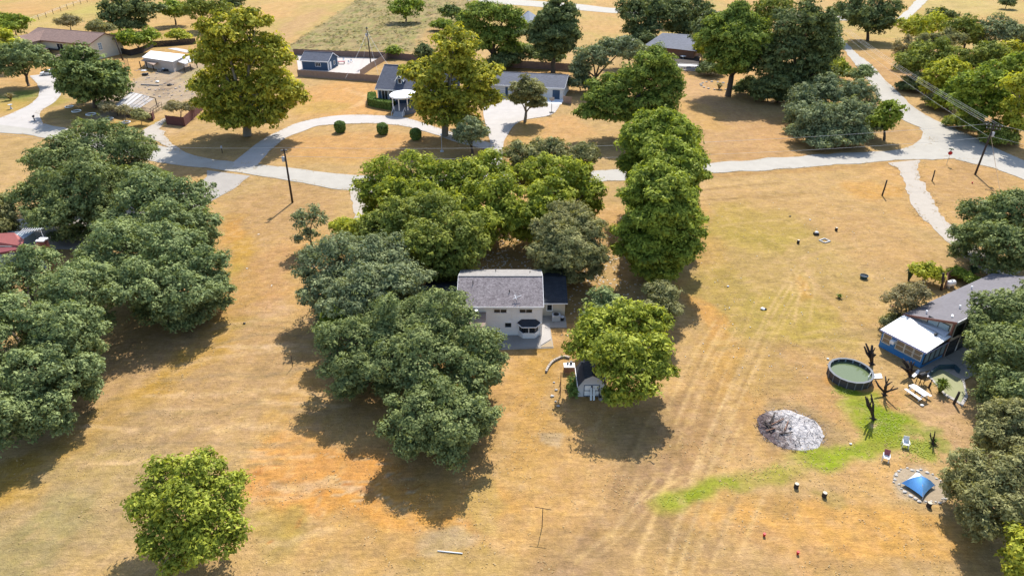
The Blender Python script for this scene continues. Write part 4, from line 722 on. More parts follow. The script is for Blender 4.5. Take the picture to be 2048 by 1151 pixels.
for x, y in ((-1.1, -1.2), (-1.0, 0), (-.9, 1.2)): MB().tube((x, y, 0), (x, y, 1.2), .045).build('post', WOODB, v)
iv = thing('ivy', 'dark green ivy heap between the wire fence and the shed', 'plant', G(1146, 780)); ce, nr, cl, ln = crown_points([(0, .1, .5, .62, .55), (.1, .9, .6, .6, .6), (0, -.8, .4, .6, .5), (.35, .4, .7, .5, .5)], ST['hedge'], 5, .7, zmin=.05); me = leaf_mesh('foliage', ce, nr, .2, .55, cl, 5); me.materials.append(ST['hedge'][0]); link('foliage', me, iv)

# --- modern house with blue sunroom (right)
ang = math.radians(31); oc = Vector((48.4, 62.7, 0))
h = thing('sunroom_house', 'long house with grey single-slope roof and a bright blue white-roofed sunroom', 'house', oc, ang)
GREYW = pm('pale_panel_wall', (0.56, 0.55, 0.53), .06, 1, .7, .1); TANW = pm('tan_wall', (0.46, 0.39, 0.29), .1, 1.5, .8, .1)
L_, D_ = 18.5, 5.1; zl, zh = 3.0, 4.75
w = MB().prism([(0, 0), (L_, 0), (L_, D_), (0, D_)], -.2, lambda p: zh - (zh - zl) * p[1] / D_ - .12).build('wall', TANW, h)
k = (zh - zl) / D_; MB().slab([(-.25, -.3, zh + .3 * k), (L_ + .3, -.3, zh + .3 * k), (L_ + .3, D_ + .3, zl - .3 * k), (-.25, D_ + .3, zl - .3 * k)], .12).build('roof', R_grey, h)
MB().bar((-.28, -.3, zh + .3 * k - .12), (-.28, D_ + .3, zl - .3 * k - .12), .05, .26).build('fascia', pm('rust_fascia', (0.22, 0.095, 0.065), .2, 2, .8, .1), h)
MB().bx(-.25, L_ + .3, -.36, -.305, zh - .04, zh + .14).build('gutter', TRIM, h)
MB().bx(.15, L_, -.06, -.003, 0, zh - .05).build('wall_cladding', GREYW, h)
MB().bx(-.02, .14, -.07, -.004, 0, zh - .02).bx(-.08, -.004, -.02, .14, 0, zh - .05).build('corner_post', pm('rust_fascia', (0, 0, 0)), h)
for i, x in enumerate((1.3, 3.6, 6.2, 9.0, 12.0)):
    window(h, (x, -.06, 3.25), 1.5, 1.3, 0, 1, 1, BLACK); window(h, (x - .1, -.06, 1.05), 1.7, 1.8, 0, 1, 1, BLACK)
window(h, (0, 1.55, 3.45), 2.3, .95, math.radians(-90), 2, 1, BLACK, GLASSB)
for x, y in ((4.2, 1.8), (1.0, 3.6), (9, 2.2), (11.5, 4.2)):
    z = zh - k * y; MB().tube((x, y, z - .05), (x, y, z + .3), .06).lathe([(0, .3), (.12, .3), (.1, .4), (0, .42)], 10, (x, y, z)).build('vent', TRIM if x != 9 else BLACK, h)
MB().box((1.2, 1.0, zh - k + .12), (.5, .18, .12), .5).build('roof_box', TRIM, h)
# sunroom
x0, x1 = -4.2, 0; zf, zb = 2.2, 2.85
MB().bx(x0, x0 + .12, .06, D_ - .06, 0, zf - .05).build('sunroom_wall', BLUE, h)
MB().bx(x0 + .13, -.01, D_ - .12, D_ - .02, 0, zf - .05).bx(x0 + .13, -.01, .02, .1, 0, .5).build('sunroom_wall', BLUE, h)
rf = MB().slab([(x0 - .25, -.15, zf + .06), (x1 - .1, -.15, zb + .04), (x1 - .1, D_ + .15, zb + .04), (x0 - .25, D_ + .15, zf + .06)], .07).build('sunroom_roof', R_metal, h)
kk = (zb - zf - .02) / (x1 - .1 - x0 + .25)
for i in range(13):
    y = -.05 + i * (D_ + .1) / 12; MB().bar((x0 - .25, y, zf + .075), (x1 - .1, y, zb + .055), .05, .035).build('roof_rib', R_metal, rf)
MB().bx(x0 - .3, x0 - .255, -.18, D_ + .18, zf - .1, zf + .08).bx(x0 - .25, x1 - .1, -.21, -.155, zf - .1, zf - .02).build('fascia', pm('lilac_trim', (0.36, 0.36, 0.55), .08, 2, .6, .05), h)
MB().slab([(-.7, .2, zb - .02), (-.02, .2, zb + .45), (-.02, 4.6, zb + .2), (-.7, 4.6, zb - .0)], .05).build('flashing', STEEL, h)
MB().lathe([(0, 0), (.16, 0), (.16, .18), (.2, .2), (0, .3)], 12, (-1.1, 1.0, zf + kk * 3.3 + .05)).build('turbine_vent', BLACK, h)
for yc, ww in ((4.35, .85), (2.75, .85), (1.75, .85), (.72, .85)): window(h, (x0, yc, 1.38), ww, 1.05, math.radians(-90), 1, 2, pm('cream_frame', (0.62, 0.56, 0.45), .05, 2), BLIND)
MB().bx(x0 - .5, x0 - .003, 3.3, 3.75, 1.35, 1.75).build('window_cooler', TRIM, h)
MB().lathe([(0, 0), (.09, .03), (.09, .15), (0, .2)], 8, (x0 - .1, .3, 1.5)).build('lamp', TRIM, h)
for i in range(4): window(h, (-3.55 + i * 1.0, .03, 1.3), .8, 1.5, 0, 1, 1, pm('dark_frame', (0.08, 0.09, 0.10), .1, 2), GLASSB)
pa = struct(MB().prism([(G(1846, 716).x, G(1846, 716).y), (G(1838, 745).x, G(1838, 745).y), (G(1880, 735).x, G(1880, 735).y), (G(1920, 738).x, G(1920, 738).y), (G(1965, 700).x, G(1965, 700).y), (G(2010, 660).x, G(2010, 660).y), (G(1960, 640).x, G(1960, 640).y)], -.2, .05).build('patio', M_conc2))
for i in range(4):
    for j in range(2):
        p_ = MB(); p_.M = Matrix.Translation(oc) @ Matrix.Rotation(ang, 4, 'Z'); p_.bx(-2.4 + i * 2.6, .12 + i * 2.6, -1.95 - j * 1.75, -.28 - j * 1.72, .05, .1 + .006 * ((i + j) % 3)).build('concrete_panel', M_conc2, pa)
# in-ground pool with pale deck
pool = [(1858, 751), (1866, 744), (1876, 738), (1907, 737), (1917, 747), (1925, 765), (1930, 790), (1921, 806), (1908, 797), (1890, 787), (1874, 768)]
PP = [G(*q_) for q_ in pool]; pc = sum(PP, Vector()) / len(PP)
t = thing('inground_pool', 'angular in-ground pool of pale green water beside the house patio', 'pool', pc)
rim = MB(); n = len(PP); vs = []
for p in PP:
    d = (p - pc); vs += [(d.x * 1.16, d.y * 1.16, 0.08), (d.x * 1.0, d.y * 1.0, .1), (d.x, d.y, -.55), (d.x * 1.16, d.y * 1.16, -.1)]
fs = []
for i in range(n):
    a, b2 = i * 4, ((i + 1) % n) * 4; fs += [(a, b2, b2 + 1, a + 1), (a + 1, b2 + 1, b2 + 2, a + 2), (a + 3, b2 + 3, b2, a)]
rim.add(vs, fs); o = rim.build('coping', M_conc, t); bm_fix2(o)
MB().prism([((p - pc).x * .99, (p - pc).y * .99) for p in PP], .02, .075).build('water', pm('pale_green_water', tuple(A(196, 198, 160)), .05, .6, .15, .02, spec=.5), t)
wl = MB(); hi_ = [PP[i] - pc for i in (0, 1, 2, 3, 4, 5)]
for i in range(4): wl.bar((hi_[i].x * .98, hi_[i].y * .98, .35), (hi_[i+1].x * .98, hi_[i+1].y * .98, .35), .16, .56)
wl.build('shaded_pool_wall', pm('pool_wall_shade', (0.035, 0.075, 0.10), .2, 3, .4, .05), t)  # dark strip: shade on the pool's far wall put into its colour

# --- house with the red roof at the left edge
h = thing('red_roof_house', 'house with red metal roof and brick chimney at the left edge', 'house', G(-20, 520), math.radians(-4))
g0 = h.location
MB().bx(-8, 4.6, -3.0, 4.2, -.2, 2.6).build('wall', pm('pale_blue_wall', (0.42, 0.50, 0.55), .08, 1, .7, .1), h)
def lp(px, py, z): p = G(px, py, z) - g0; p.rotate(Matrix.Rotation(math.radians(4), 3, 'Z')); return p
MB().slab([lp(-90, 490, 3.0), lp(45, 492, 3.0), lp(48, 479, 3.4), lp(28, 465, 4.2), lp(-90, 470, 4.4)], .1).build('roof', R_red, h)
MB().slab([lp(-90, 520, 2.6), lp(64, 498, 2.6), lp(64, 493.5, 2.9), lp(-90, 490.5, 3.05)], .1).build('lower_roof', pm('dark_red_roof', (0.20, 0.05, 0.055), .15, 1, .7, .1), h)
MB().slab([lp(64, 495, 2.7), lp(84, 504, 2.6), lp(76, 490, 3.0), lp(73, 485, 3.3)], .08).build('gable_roof', R_red, h)
MB().prism([(lp(66, 500, 2.4).x, lp(66, 500, 2.4).y), (lp(82, 506, 2.4).x, lp(82, 506, 2.4).y), (lp(84, 498, 2.4).x, lp(84, 498, 2.4).y + .6)], -.1, 2.5).build('gable_wall', MATS['pale_blue_wall'], h)
c_ = lp(84, 480, 4.6); ch = MB().bx(c_.x - .45, c_.x + .45, c_.y - .45, c_.y + .45, 0, 4.6).build('chimney', BRICK, h); MB().bx(c_.x - .55, c_.x + .55, c_.y - .55, c_.y - .12, 4.6, 4.75).bx(c_.x - .55, c_.x + .55, c_.y + .12, c_.y + .55, 4.6, 4.75).build('chimney_cap', TRIM, ch)
an = MB(); a0 = c_ + Vector((.1, .3, .1)); a1 = a0 + Vector((0, 0, 1.4)); an.tube(a0, a1, .03); b0 = a1 + Vector((.4, .1, .08)); b1 = a1 + Vector((-3.2, -.6, -.3)); an.tube(b0, b1, .03)
for i in range(9):
    q0 = b0.lerp(b1, .1 + i * .09); l_ = .3 + .09 * i; an.tube(q0 + Vector((.25 * l_, -l_, -.02)), q0 + Vector((-.25 * l_, l_, .02)), .022)
an.build('antenna', TRIM, h)
MB().box((5.4, 1.0, .9), (1.6, 1.2, 1.8)).build('side_wall', TANW, h)

# --- navy house behind the circular driveway
h = thing('navy_house', 'navy blue house with slate roof, dormer and round white porch', 'house', (-33, 169.5, 0), math.radians(-14))
gable(h, 0, 17, 0, 13, 4.0, 8.1, NAVY, R_slate, over=.5, t=.2)
for x in (1.2, 3.2): window(h, (x + .6, 0, 2.4), 1.5, 2.2, 0, 2, 1)
for q_ in ((-.05, .2, -.12, -.003, 0, 3.95), (2.85, 3.0, -.1, -.003, 0, 3.95)): MB().bx(*q_).build('corner_board', TRIM, h)
d = MB(); d.add([(4.6, 1.2, 4.8), (6.4, 1.2, 4.8), (6.4, 1.2, 6.0), (5.5, 1.2, 7.2), (4.6, 1.2, 6.0), (4.6, 4.6, 6.0), (6.4, 4.6, 6.0), (5.5, 5.6, 7.2)], [(0, 1, 2, 3, 4), (0, 4, 5), (1, 6, 2), (4, 3, 7, 5), (3, 2, 6, 7)]); dd = d.build('dormer', NAVY, h)
MB().slab([(4.3, .9, 5.75), (5.5, .9, 7.35), (5.5, 5.7, 7.35), (4.3, 4.4, 5.75)], .1).slab([(5.5, .9, 7.35), (6.7, .9, 5.75), (6.7, 4.4, 5.75), (5.5, 5.7, 7.35)], .1).build('dormer_roof', R_slate, dd)
MB().bar((4.3, .86, 5.68), (5.5, .86, 7.28), .06, .22).bar((5.5, .86, 7.28), (6.7, .86, 5.68), .06, .22).build('dormer_trim', TRIM, dd); window(h, (5.5, 1.2, 5.75), .8, 1.1, 0)
po = Vector((8.5, -3.9, 0)); MB().lathe([(0, 3.75), (3.25, 3.75), (3.3, 3.95), (3.25, 4.1), (0, 4.22)], 32, po, 1, 1.25).build('porch_roof', TRIM, h, False)
MB().lathe([(3.0, -.1), (3.0, .95), (0, .95)], 28, po, 1, 1.25).build('porch_floor', pm('grey_deck', (0.16, 0.18, 0.22), .1, 2), h)
for a in range(5):
    t_ = math.radians(190 + a * 40); MB().tube((po.x + 2.85 * math.cos(t_), po.y + 3.5 * math.sin(t_), .95), (po.x + 2.85 * math.cos(t_), po.y + 3.5 * math.sin(t_), 3.75), .13, .11, 10).build('column', TRIM, h)
for i in range(5): MB().bx(7.4, 9.9, -7.9 - i * .35, -7.5 - i * .35, -.1, .8 - i * .17).build('step', pm('grey_step', (0.42, 0.43, 0.46), .08, 2), h)
for x in (7.3, 10.0): MB().bar((x, -7.4, 1.85), (x, -9.3, 1.0), .07).bar((x, -7.4, .9), (x, -7.4, 1.85), .07).bar((x, -9.3, .1), (x, -9.3, 1.0), .07).build('handrail', TRIM, h)
MB().bx(10.5, 16, 12.0, 13.2, 6.0, 6.6).build('roof_unit', TRIM, h)
# garage block
h = thing('garage', 'long low garage with white walls and slate roof beside the navy house', 'garage', G(985, 192), math.radians(-12.5))
gable(h, -5, 18.3, 0, 11, 3.0, 4.8, pm('garage_white', (0.66, 0.66, 0.66), .05, 1), R_slate, over=.5, t=.2)
for x, w_ in ((-1.6, 2.6), (2.0, 2.6), (6.0, 2.6)): window(h, (x, 0, 1.2), w_, 2.2, 0, 1, 4, TRIM, pm('garage_door_panel', (0.60, 0.60, 0.60), .05, 2), name='garage_door')
window(h, (3.75, 0, 1.25), .5, 2.3, 0, 1, 1, NAVY, NAVY, name='door'); window(h, (16.6, 0, 1.25), 1.9, 2.3, 0, 1, 1, TRIM, NAVY, name='door')
for x in (12.3, 13.2): window(h, (x, 0, 2.0), .45, .35, 0)
struct(MB().bx(7.6, 18.6, -4.4, -.03, -.1, .1).build('garage_apron', TRIM, None, False, h.location, math.radians(-12.5)))
# shed in the fenced court
h = thing('navy_shed', 'small navy shed with white trim inside the fenced white court', 'shed', (-62.3, 208.7, 0), math.radians(-12))
gable(h, 0, 8.3, 0, 6.5, 2.7, 4.4, NAVY, R_slate, over=.4, t=.18)
window(h, (5.1, 0, 1.6), 1.6, 1.0, 0, 3, 1); window(h, (8.3, 1.6, 1.15), .9, 2.1, math.radians(90), 1, 1, TRIM, TRIM, name='door'); window(h, (8.3, 4.3, 1.5), 1.0, 1.0, math.radians(90), 2, 1)
for q_ in ((-.08, .08, -.1, -.003, 0, 2.65), (8.2, 8.36, -.1, -.003, 0, 2.65), (8.363, 8.46, 0, .14, 0, 2.65), (8.303, 8.4, 6.36, 6.5, 0, 2.65)): MB().bx(*q_).build('corner_board', TRIM, h)
struct(MB().prism([(G(598, 152).x, G(598, 152).y), (G(725, 147).x, G(725, 147).y), (G(770, 118).x, G(770, 118).y), (G(592, 108).x, G(592, 108).y)], -.1, .05).build('court_slab', pm('court_concrete', tuple(A(226, 214, 204)), .06, .5)))
# brown house
h = thing('brown_house', 'tan house with brown shingle roof and open carport at upper left', 'house', (-157.5, 231.5, 0), math.radians(-21))
gable(h, 0, 28, 0, 12, 4.9, 7.0, CREAM, R_brown, over=.7, t=.25, trim=WOODB)
for x, w_, hh in ((15, 2.6, 1.9), (21, 1.0, .8), (25.5, .8, 1.4)): window(h, (x, 0, 3.2), w_, hh, 0, 2 if w_ > 2 else 1, 1)
window(h, (28, 3.6, 3.6), 1.3, 2.0, math.radians(90), 2, 3, TRIM, GLASSB)
MB().prism([(0.2, -6), (7, -6), (7, -.02), (.2, -.02)], -.2, 4.7).build('wing', TANW, h)
MB().slab([(-.6, -6.8, 4.75), (3.6, -6.8, 6.4), (3.6, 5.6, 6.9), (-.6, 5.6, 4.75)], .2).slab([(3.6, -6.8, 6.4), (7.8, -6.8, 4.75), (7.8, 2.0, 4.95), (3.6, 5.6, 6.9)], .2).build('wing_roof', R_brown, h)
MB().bx(8, 19, -1.6, -.02, 2.3, 2.5).build('balcony', WOODD, h)
MB().bx(8, 12, -5, -2.2, -.1, 2.4).build('entry_wall', WOODB, h); MB().slab([(7.6, -5.4, 2.6), (12.4, -5.4, 2.6), (12.4, -2, 3.0), (7.6, -2, 3.0)], .15).build('entry_roof', R_brown, h)
h = thing('carport', 'low brown-roofed carport behind the round dark tree', 'carport', G(118, 140), math.radians(-21))
MB().slab([(-2.5, -1, 2.9), (9, -1, 2.9), (9, 3.2, 3.7), (-2.5, 3.2, 3.7)], .2).slab([(-2.5, 3.2, 3.698), (9, 3.2, 3.698), (9, 7, 2.9), (-2.5, 7, 2.9)], .2).build('roof', R_brown, h)
MB().bx(-2, 8.6, 5.8, 6.2, -.1, 2.8).bx(-2.2, -1.9, -.6, 6, 1.9, 2.9).build('wall', CREAM, h)
for x in (-2, 3, 8.4): MB().bx(x - .1, x + .1, -.7, -.5, -.1, 2.75).build('post', TRIM, h)
# junk-yard building
def polyroof(root, pts, z, mat, t=.15, name='roof', zs=None):
    P_ = [G(p[0], p[1], zs[i] if zs else z) - root.location for i, p in enumerate(pts)]; return MB().slab(P_, t).build(name, mat, root), P_
h = thing('workshop', 'pale workshop with white metal roof and patched lean-tos in the dirt yard', 'workshop', G(315, 138))
_, rp_ = polyroof(h, [(284, 114.5), (345, 123.5), (374, 109.5), (301, 101.5)], 3.1, R_metal, zs=[2.9, 3.1, 3.2, 3.0])
ctr = sum(rp_, Vector()) / 4; MB().prism([((p.x - ctr.x) * .95 + ctr.x, (p.y - ctr.y) * .95 + ctr.y) for p in rp_], -.1, 2.75).build('wall', pm('workshop_wall', (0.50, 0.43, 0.38), .1, 1), h)
polyroof(h, [(349, 122), (371, 128), (396, 118), (386, 109)], 2.6, R_tin, .1, 'lean_to_roof', [2.4, 2.3, 2.5, 2.9]); polyroof(h, [(294, 125), (307, 130), (321, 120.5), (310, 118)], 2.3, R_rust, .1, 'lean_to_roof', [1.9, 1.9, 2.4, 2.4]); polyroof(h, [(281, 121), (296, 124), (304, 120), (290, 117)], 2.2, R_rust, .1, 'lean_to_roof', [2.0, 2.0, 2.3, 2.3]); polyroof(h, [(335, 97), (372, 105), (392, 103), (352, 96)], 2.6, R_tin, .1, 'lean_to_roof')
for px, py in ((282, 136), (295, 137), (308, 141), (321, 133), (348, 143), (371, 146), (383, 142), (395, 136)): p = G(px, py) - h.location; MB().bx(p.x - .1, p.x + .1, p.y - .1, p.y + .1, -.1, 1.95).build('post', WOODD, h)
# ruined pergola with slats
h = thing('ruined_pergola', 'broken pergola of weathered slats by the red-brown fence', 'pergola', G(265, 222))
q4 = [G(230, 212, 2.3) - h.location, G(272, 220, 2.3) - h.location, G(310, 195, 2.4) - h.location, G(262, 184, 2.4) - h.location]
for i in range(18):
    f_ = i / 17; a = q4[0].lerp(q4[1], f_); b2 = q4[3].lerp(q4[2], f_); MB().bar(a, b2 if i < 14 else a.lerp(b2, .9), .42 if i < 9 else .2, .05).build('slat', R_tin if i % 3 else WOODG, h)
for f_ in (0, .33, .66, 1): a = q4[0].lerp(q4[3], f_); b2 = q4[1].lerp(q4[2], f_); a = a - Vector((0, 0, .14)); b2 = b2 - Vector((0, 0, .14)); MB().bar(a, b2, .1, .16).build('beam', WOODD, h)
for a in q4 + [q4[0].lerp(q4[1], .5), q4[3].lerp(q4[2], .5)]: MB().bx(a.x - .08, a.x + .08, a.y - .08, a.y + .08, -.1, 2.15).build('post', WOODD, h)
a = q4[1].lerp(q4[2], .3); b2 = q4[1].lerp(q4[2], .9)
fr = MB(); 
for f_ in (0, .25, .5, .75, 1): p = a.lerp(b2, f_) + Vector((1.6, -.3, 0)); fr.bar(Vector((p.x, p.y, .1)), Vector((p.x + .3, p.y, 1.7)), .07)
for z in (.4, 1.0, 1.6): fr.bar(a + Vector((1.6, -.3, z - a.z)), b2 + Vector((1.6, -.3, z - b2.z)), .07)
fr.build('fallen_frame', WOODD, h)
# deck house at the top
h = thing('deck_house', 'dark hip-roofed house with timber deck and steps among the far oaks', 'house', G(1345, 118))
def hip(pts, z, zr, mat, ridge):
    P_ = [G(*p, z) - h.location for p in pts]; R_ = [G(*p, zr) - h.location for p in ridge]; m = MB(); m.add(P_ + R_, [(0, 1, 5, 4), (1, 2, 5), (2, 3, 4, 5), (3, 0, 4), (3, 2, 1, 0)]); o = m.build('roof', mat, h); bm_fix2(o); return P_
e4 = hip([(1288, 91), (1393, 103), (1412, 82), (1312, 76)], 3.2, 5.2, R_slate, [(1325, 66), (1390, 70)]); ctr = sum(e4, Vector()) / 4
MB().prism([((p.x - ctr.x) * .9 + ctr.x, (p.y - ctr.y) * .9 + ctr.y) for p in e4], -.1, 3.15).build('wall', WOODB, h)
for k_ in range(3): p = G(1312 + k_ * 12, 99.5 + k_ * 1.4, 1.7) - h.location; window(h, p + Vector((0, -.5, 0)), 1.2, 1.5, math.radians(-8), 1, 1, WOODD)
dk = [G(p[0], p[1], .8) - h.location for p in ((1345, 124), (1397, 127), (1400, 113), (1348, 109))]; MB().slab(dk, .2).build('deck', WOODD, h)
for i in range(5):
    a = G(1344, 126 + i * 3.2, .72 - i * .14) - h.location; b2 = G(1398, 129 + i * 3.2, .72 - i * .14) - h.location; MB().bar(a, b2, 1.0 if i != 1 else 1.8, .12).build('step', TRIM if i == 1 else WOODG, h)
p = G(1366, 117, .8) - h.location; MB().lathe([(0, .65), (.9, .65), (.9, .75), (0, .75)], 12, p).tube(p, p + Vector((0, 0, .65)), .1).build('table', TRIM, h)
h = thing('grey_roof_house', 'house with pale grey hip roof left of the deck house', 'house', G(1245, 100)); e4 = hip([(1226, 80), (1256, 96), (1278, 84), (1250, 70)], 3.0, 4.6, pm('pale_grey_roof', (0.34, 0.33, 0.33), .1, 1), [(1250, 72), (1254, 74)]); ctr = sum(e4, Vector()) / 4; MB().prism([((p.x - ctr.x) * .9 + ctr.x, (p.y - ctr.y) * .9 + ctr.y) for p in e4], -.1, 2.95).build('wall', CREAM, h)
h = thing('pyramid_roof_house', 'house with grey pyramid roof behind the dark fence pine', 'house', G(1056, 55)); e4 = hip([(1030, 43), (1060, 46), (1082, 38), (1050, 34)], 3.2, 6.5, pm('blue_grey_roof', (0.26, 0.28, 0.32), .1, 1), [(1055, 22), (1058, 22)]); ctr = sum(e4, Vector()) / 4; MB().prism([((p.x - ctr.x) * .9 + ctr.x, (p.y - ctr.y) * .9 + ctr.y) for p in e4], -.1, 3.1).build('wall', CREAM, h)

# --- fences of upright boards
def fence(label, pts, hgt, mat, bw=.32, name='board_fence', gap=.015, cap=True, seed=3):
    rnd = random.Random(seed); P_ = [G(*p) for p in pts]; root = thing(name, label, 'fence', P_[0]); m = MB(); po_ = []
    for a, b2 in zip(P_[:-1], P_[1:]):
        d = b2 - a; L2 = d.length; nn = max(1, int(L2 / bw)); u_ = d / L2; an_ = math.atan2(u_.y, u_.x)
        for i in range(nn):
            c = a + u_ * (i + .5) * L2 / nn - P_[0]; hh = hgt + rnd.uniform(-.04, .04); m.box((c.x, c.y, hh / 2), (L2 / nn - gap, .03, hh), an_)
        n_ = max(1, round(L2 / 2.6)); 
        for i in range(n_ + 1): po_.append(a + u_ * L2 * i / n_ - P_[0] + Vector((-u_.y, u_.x, 0)) * .09)
        r = MB()
        for z in (.35, hgt * .55, hgt - .3): r.bar(a - P_[0] + Vector((-u_.y * .05, u_.x * .05, z)), b2 - P_[0] + Vector((-u_.y * .05, u_.x * .05, z)), .05, .1)
        r.build('rail', mat, root)
    tag(m.build('boards', mat, root), kind='stuff')
    for p in po_: MB().bx(p.x - .06, p.x + .06, p.y - .06, p.y + .06, 0, hgt + .05).build('post', mat, root)
    return root
fence('tan board fence in front of the white court and navy shed', [(596, 153), (680, 159), (762, 165)], 1.9, WOODF)
fence('tan board fence at the right side of the white court', [(722, 153), (745, 137), (782, 115)], 1.9, WOODF, seed=4)
fence('brown board fence at the back of the white court and pasture', [(588, 110), (680, 114), (782, 117), (850, 124)], 1.9, pm('brown_fence', (0.20, 0.13, 0.105), .2, 1.2), seed=5)
fence('long brown board fence behind the garage and the pines', [(975, 133), (1060, 137), (1140, 142), (1180, 148)], 2.1, MATS['brown_fence'], seed=6)
fence('red-brown board fence below the ruined pergola', [(222, 222), (262, 232), (306, 242), (310, 236)], 1.7, WOODR, seed=7)
fence('red-brown board fence at the right corner of the dirt yard', [(334, 249), (370, 253), (404, 222), (412, 212)], 2.1, WOODR, seed=8)
fence('dark weathered board fence behind the workshop', [(236, 106), (262, 112), (285, 106), (310, 94), (345, 92), (392, 88)], 1.9, WOODD, seed=9)
fence('short brown screen fence at the right end of the garage', [(1126, 206), (1142, 209)], 1.8, WOODF, seed=10)
fence('low brown screen behind the white fuel tank', [(1889, 578), (1890, 562), (1908, 551), (1935, 560)], 1.3, WOODB, seed=11, bw=.2)

# ------------------------------------------------------------------ poles, lines and signs
RED = pm('red_paint', (0.45, 0.02, 0.02), .1, 3, .5, .05); WHITEP = pm('white_plastic', (0.78, 0.78, 0.77), .05, 3, .5, .03); POLEW = pm('pole_wood', (0.055, 0.042, 0.035), .3, 2, .9, .2)
GREYP = pm('grey_paint', (0.46, 0.47, 0.48), .08, 2, .5, .05)
def pole(label, base, top, r=.15, arm=None, can=False, group='utility poles', lean=True, extra=None):
    B = G(*base); T = VP(top[0], top[1], B.y); T = T - B; root = thing('utility_pole', label, 'utility pole', B, 0, group)
    MB().path([(0, 0, -.5), T * .5, T], [r * 1.15, r, r * .78], 10).build('pole', POLEW, root, True)
    if arm:
        for (z, hw, dx, dy) in arm:
            c = T * ((T.z - z) / T.z); a = MB().bar(c + Vector((-hw * dx, -hw * dy - .12, 0)), c + Vector((hw * dx, hw * dy - .12, 0)), .1, .13).build('crossarm', POLEW, root)
            for f in (-.95, -.45, .45, .95): p = c + Vector((hw * dx * f, hw * dy * f - .12, .06)); MB().lathe([(0, 0), (.05, 0), (.07, .1), (.04, .2), (0, .22)], 8, p).build('insulator', GREYP, a)
    if can:
        c = T * ((T.z - can) / T.z) + Vector((-.38 if base[0] < 1000 else .38, -.05, 0)); t = MB().lathe([(0, 0), (.22, .02), (.24, .1), (.24, .75), (.2, .85), (0, .88)], 14, c - Vector((0, 0, .5))).build('transformer', GREYP, root, True); MB().tube(c + Vector((0, 0, .36)), c + Vector((0, 0, .6)), .04).build('bushing', WOODB, t)
    return root, B + T
pl1, t1 = pole('tall utility pole with transformer standing on the left lawn by the street', (585, 405), (568, 297), .16, [(.35, .45, 1, .2)], 1.7)
pl2, t2 = pole('utility pole with wide crossarm and transformer at the road junction', (1950, 349), (1990, 246), .17, [(.5, 1.25, .9, -.45), (1.05, 1.1, .9, -.45)], 2.0)
pl3, t3 = pole('slim utility pole inside the fenced white court', (742, 130), (733, 54), .16, [(.4, .4, 1, 0)], 2.2)
pl4, t4 = pole('leaning dark pole at the corner of the brown house', (246, 121), (228, 73), .18)
pl5, t5 = pole('pole cut by the top edge left of the dark far tree', (212, 26), (202, -14), .18)
pl6, t6 = pole('distant pole where the diagonal road meets the far road', (1672, 64), (1664, 34), .14, [(.4, 1.0, .9, -.4)])
GUY = pm('guy_wire', (0.5, 0.33, 0.2), .1, 3, .6, 0)
def wire(label, a, b, sag=1.2, r=.016, group='overhead lines', mat=None):
    a = Vector(a); b = Vector(b); pts = []
    for i in range(25): t = i / 24; p = a.lerp(b, t); p.z -= sag * 4 * t * (1 - t); pts.append(p - a)
    o = MB().path(pts, r, 5).build('power_line', mat or GREYP, None, True, a); return tag(o, label, 'power line', group)
up = Vector((0, 0, .15))
wire('upper overhead line running along the street between the two near poles', t1 + up, t2 + up + Vector((-.8, .4, -.4)), 1.6); wire('lower overhead line running along the street between the two near poles', t1 - Vector((0, 0, 1.3)), t2 - Vector((0, 0, 2.6)), 1.8)
for i, (dx, lab) in enumerate(((-1.0, 'left'), (-.4, 'second'), (.4, 'third'), (1.0, 'right'))): wire(lab + ' line of the four wires along the diagonal road', t2 + Vector((dx, -dx * .5, -.3)), t6 + Vector((dx * .8, -dx * .4, -.2)), 1.2, .016)
wire('low line from the junction pole along the diagonal road', t2 - Vector((0, 0, 2.6)), t6 - Vector((0, 0, 1.6)), 1.4); wire('line leaving the junction pole towards the right edge, upper', t2 + Vector((.9, -.4, -.3)), t2 + Vector((40, -28, -1)), 1.2); wire('line leaving the junction pole towards the right edge, lower', t2 - Vector((0, 0, 2.4)), t2 + Vector((40, -28, -3)), 1.2)
wire('overhead line leaving the left lawn pole over the left oaks', t1 + up, t1 + Vector((-75, 16, .3)), 1.8)
wire('line from the court pole down to the navy house roof', t3 - Vector((0, 0, 1)), (-31, 176, 8.2), .5, .03); wire('guy wire right of the court pole', t3 - Vector((0, 0, 2)), G(757, 150), .05, .03); wire('guy wire left of the court pole', t3 - Vector((0, 0, 2)), G(727, 117), .05, .03)
wire('pale service line left of the court pole down to the fence', t3 - Vector((0, 0, 1.6)), G(690, 158, 1.9), .3, .025); wire('orange guy wire staked right of the junction pole', t2 - Vector((0, 0, 2.2)), G(2003, 398), .05, .04, mat=GUY)
def post(label, base, top, r=.1, name='wooden_post', mat=None, group='short dark posts'):
    B = G(*base); T = VP(top[0], top[1], B.y) - B; m = MB().path([(0, 0, -.3), T * .55 + Vector((.03, 0, 0)), T], [r * 1.1, r, r * .9], 8); o = m.build(name, mat or POLEW, None, True, B); return tag(o, label, 'post', group)
post('tall dark post standing in the right field near the gravel track', (1764, 391), (1774, 360), .13); post('shorter dark post on the corner lawn below the sign', (1864, 362), (1870, 340), .11); post('dark post beside the picnic table', (1857, 775), (1864, 759), .1); post('dark post near the tip of the in-ground pool', (1907, 807), (1919, 783), .13); post('thin metal stake in the left field by the oak shade', (585, 733), (581, 706), .03, 'metal_stake', WOODD)
post('dark trunk-like post beside the fuel tank screen', (1883, 580), (1887, 546), .16)
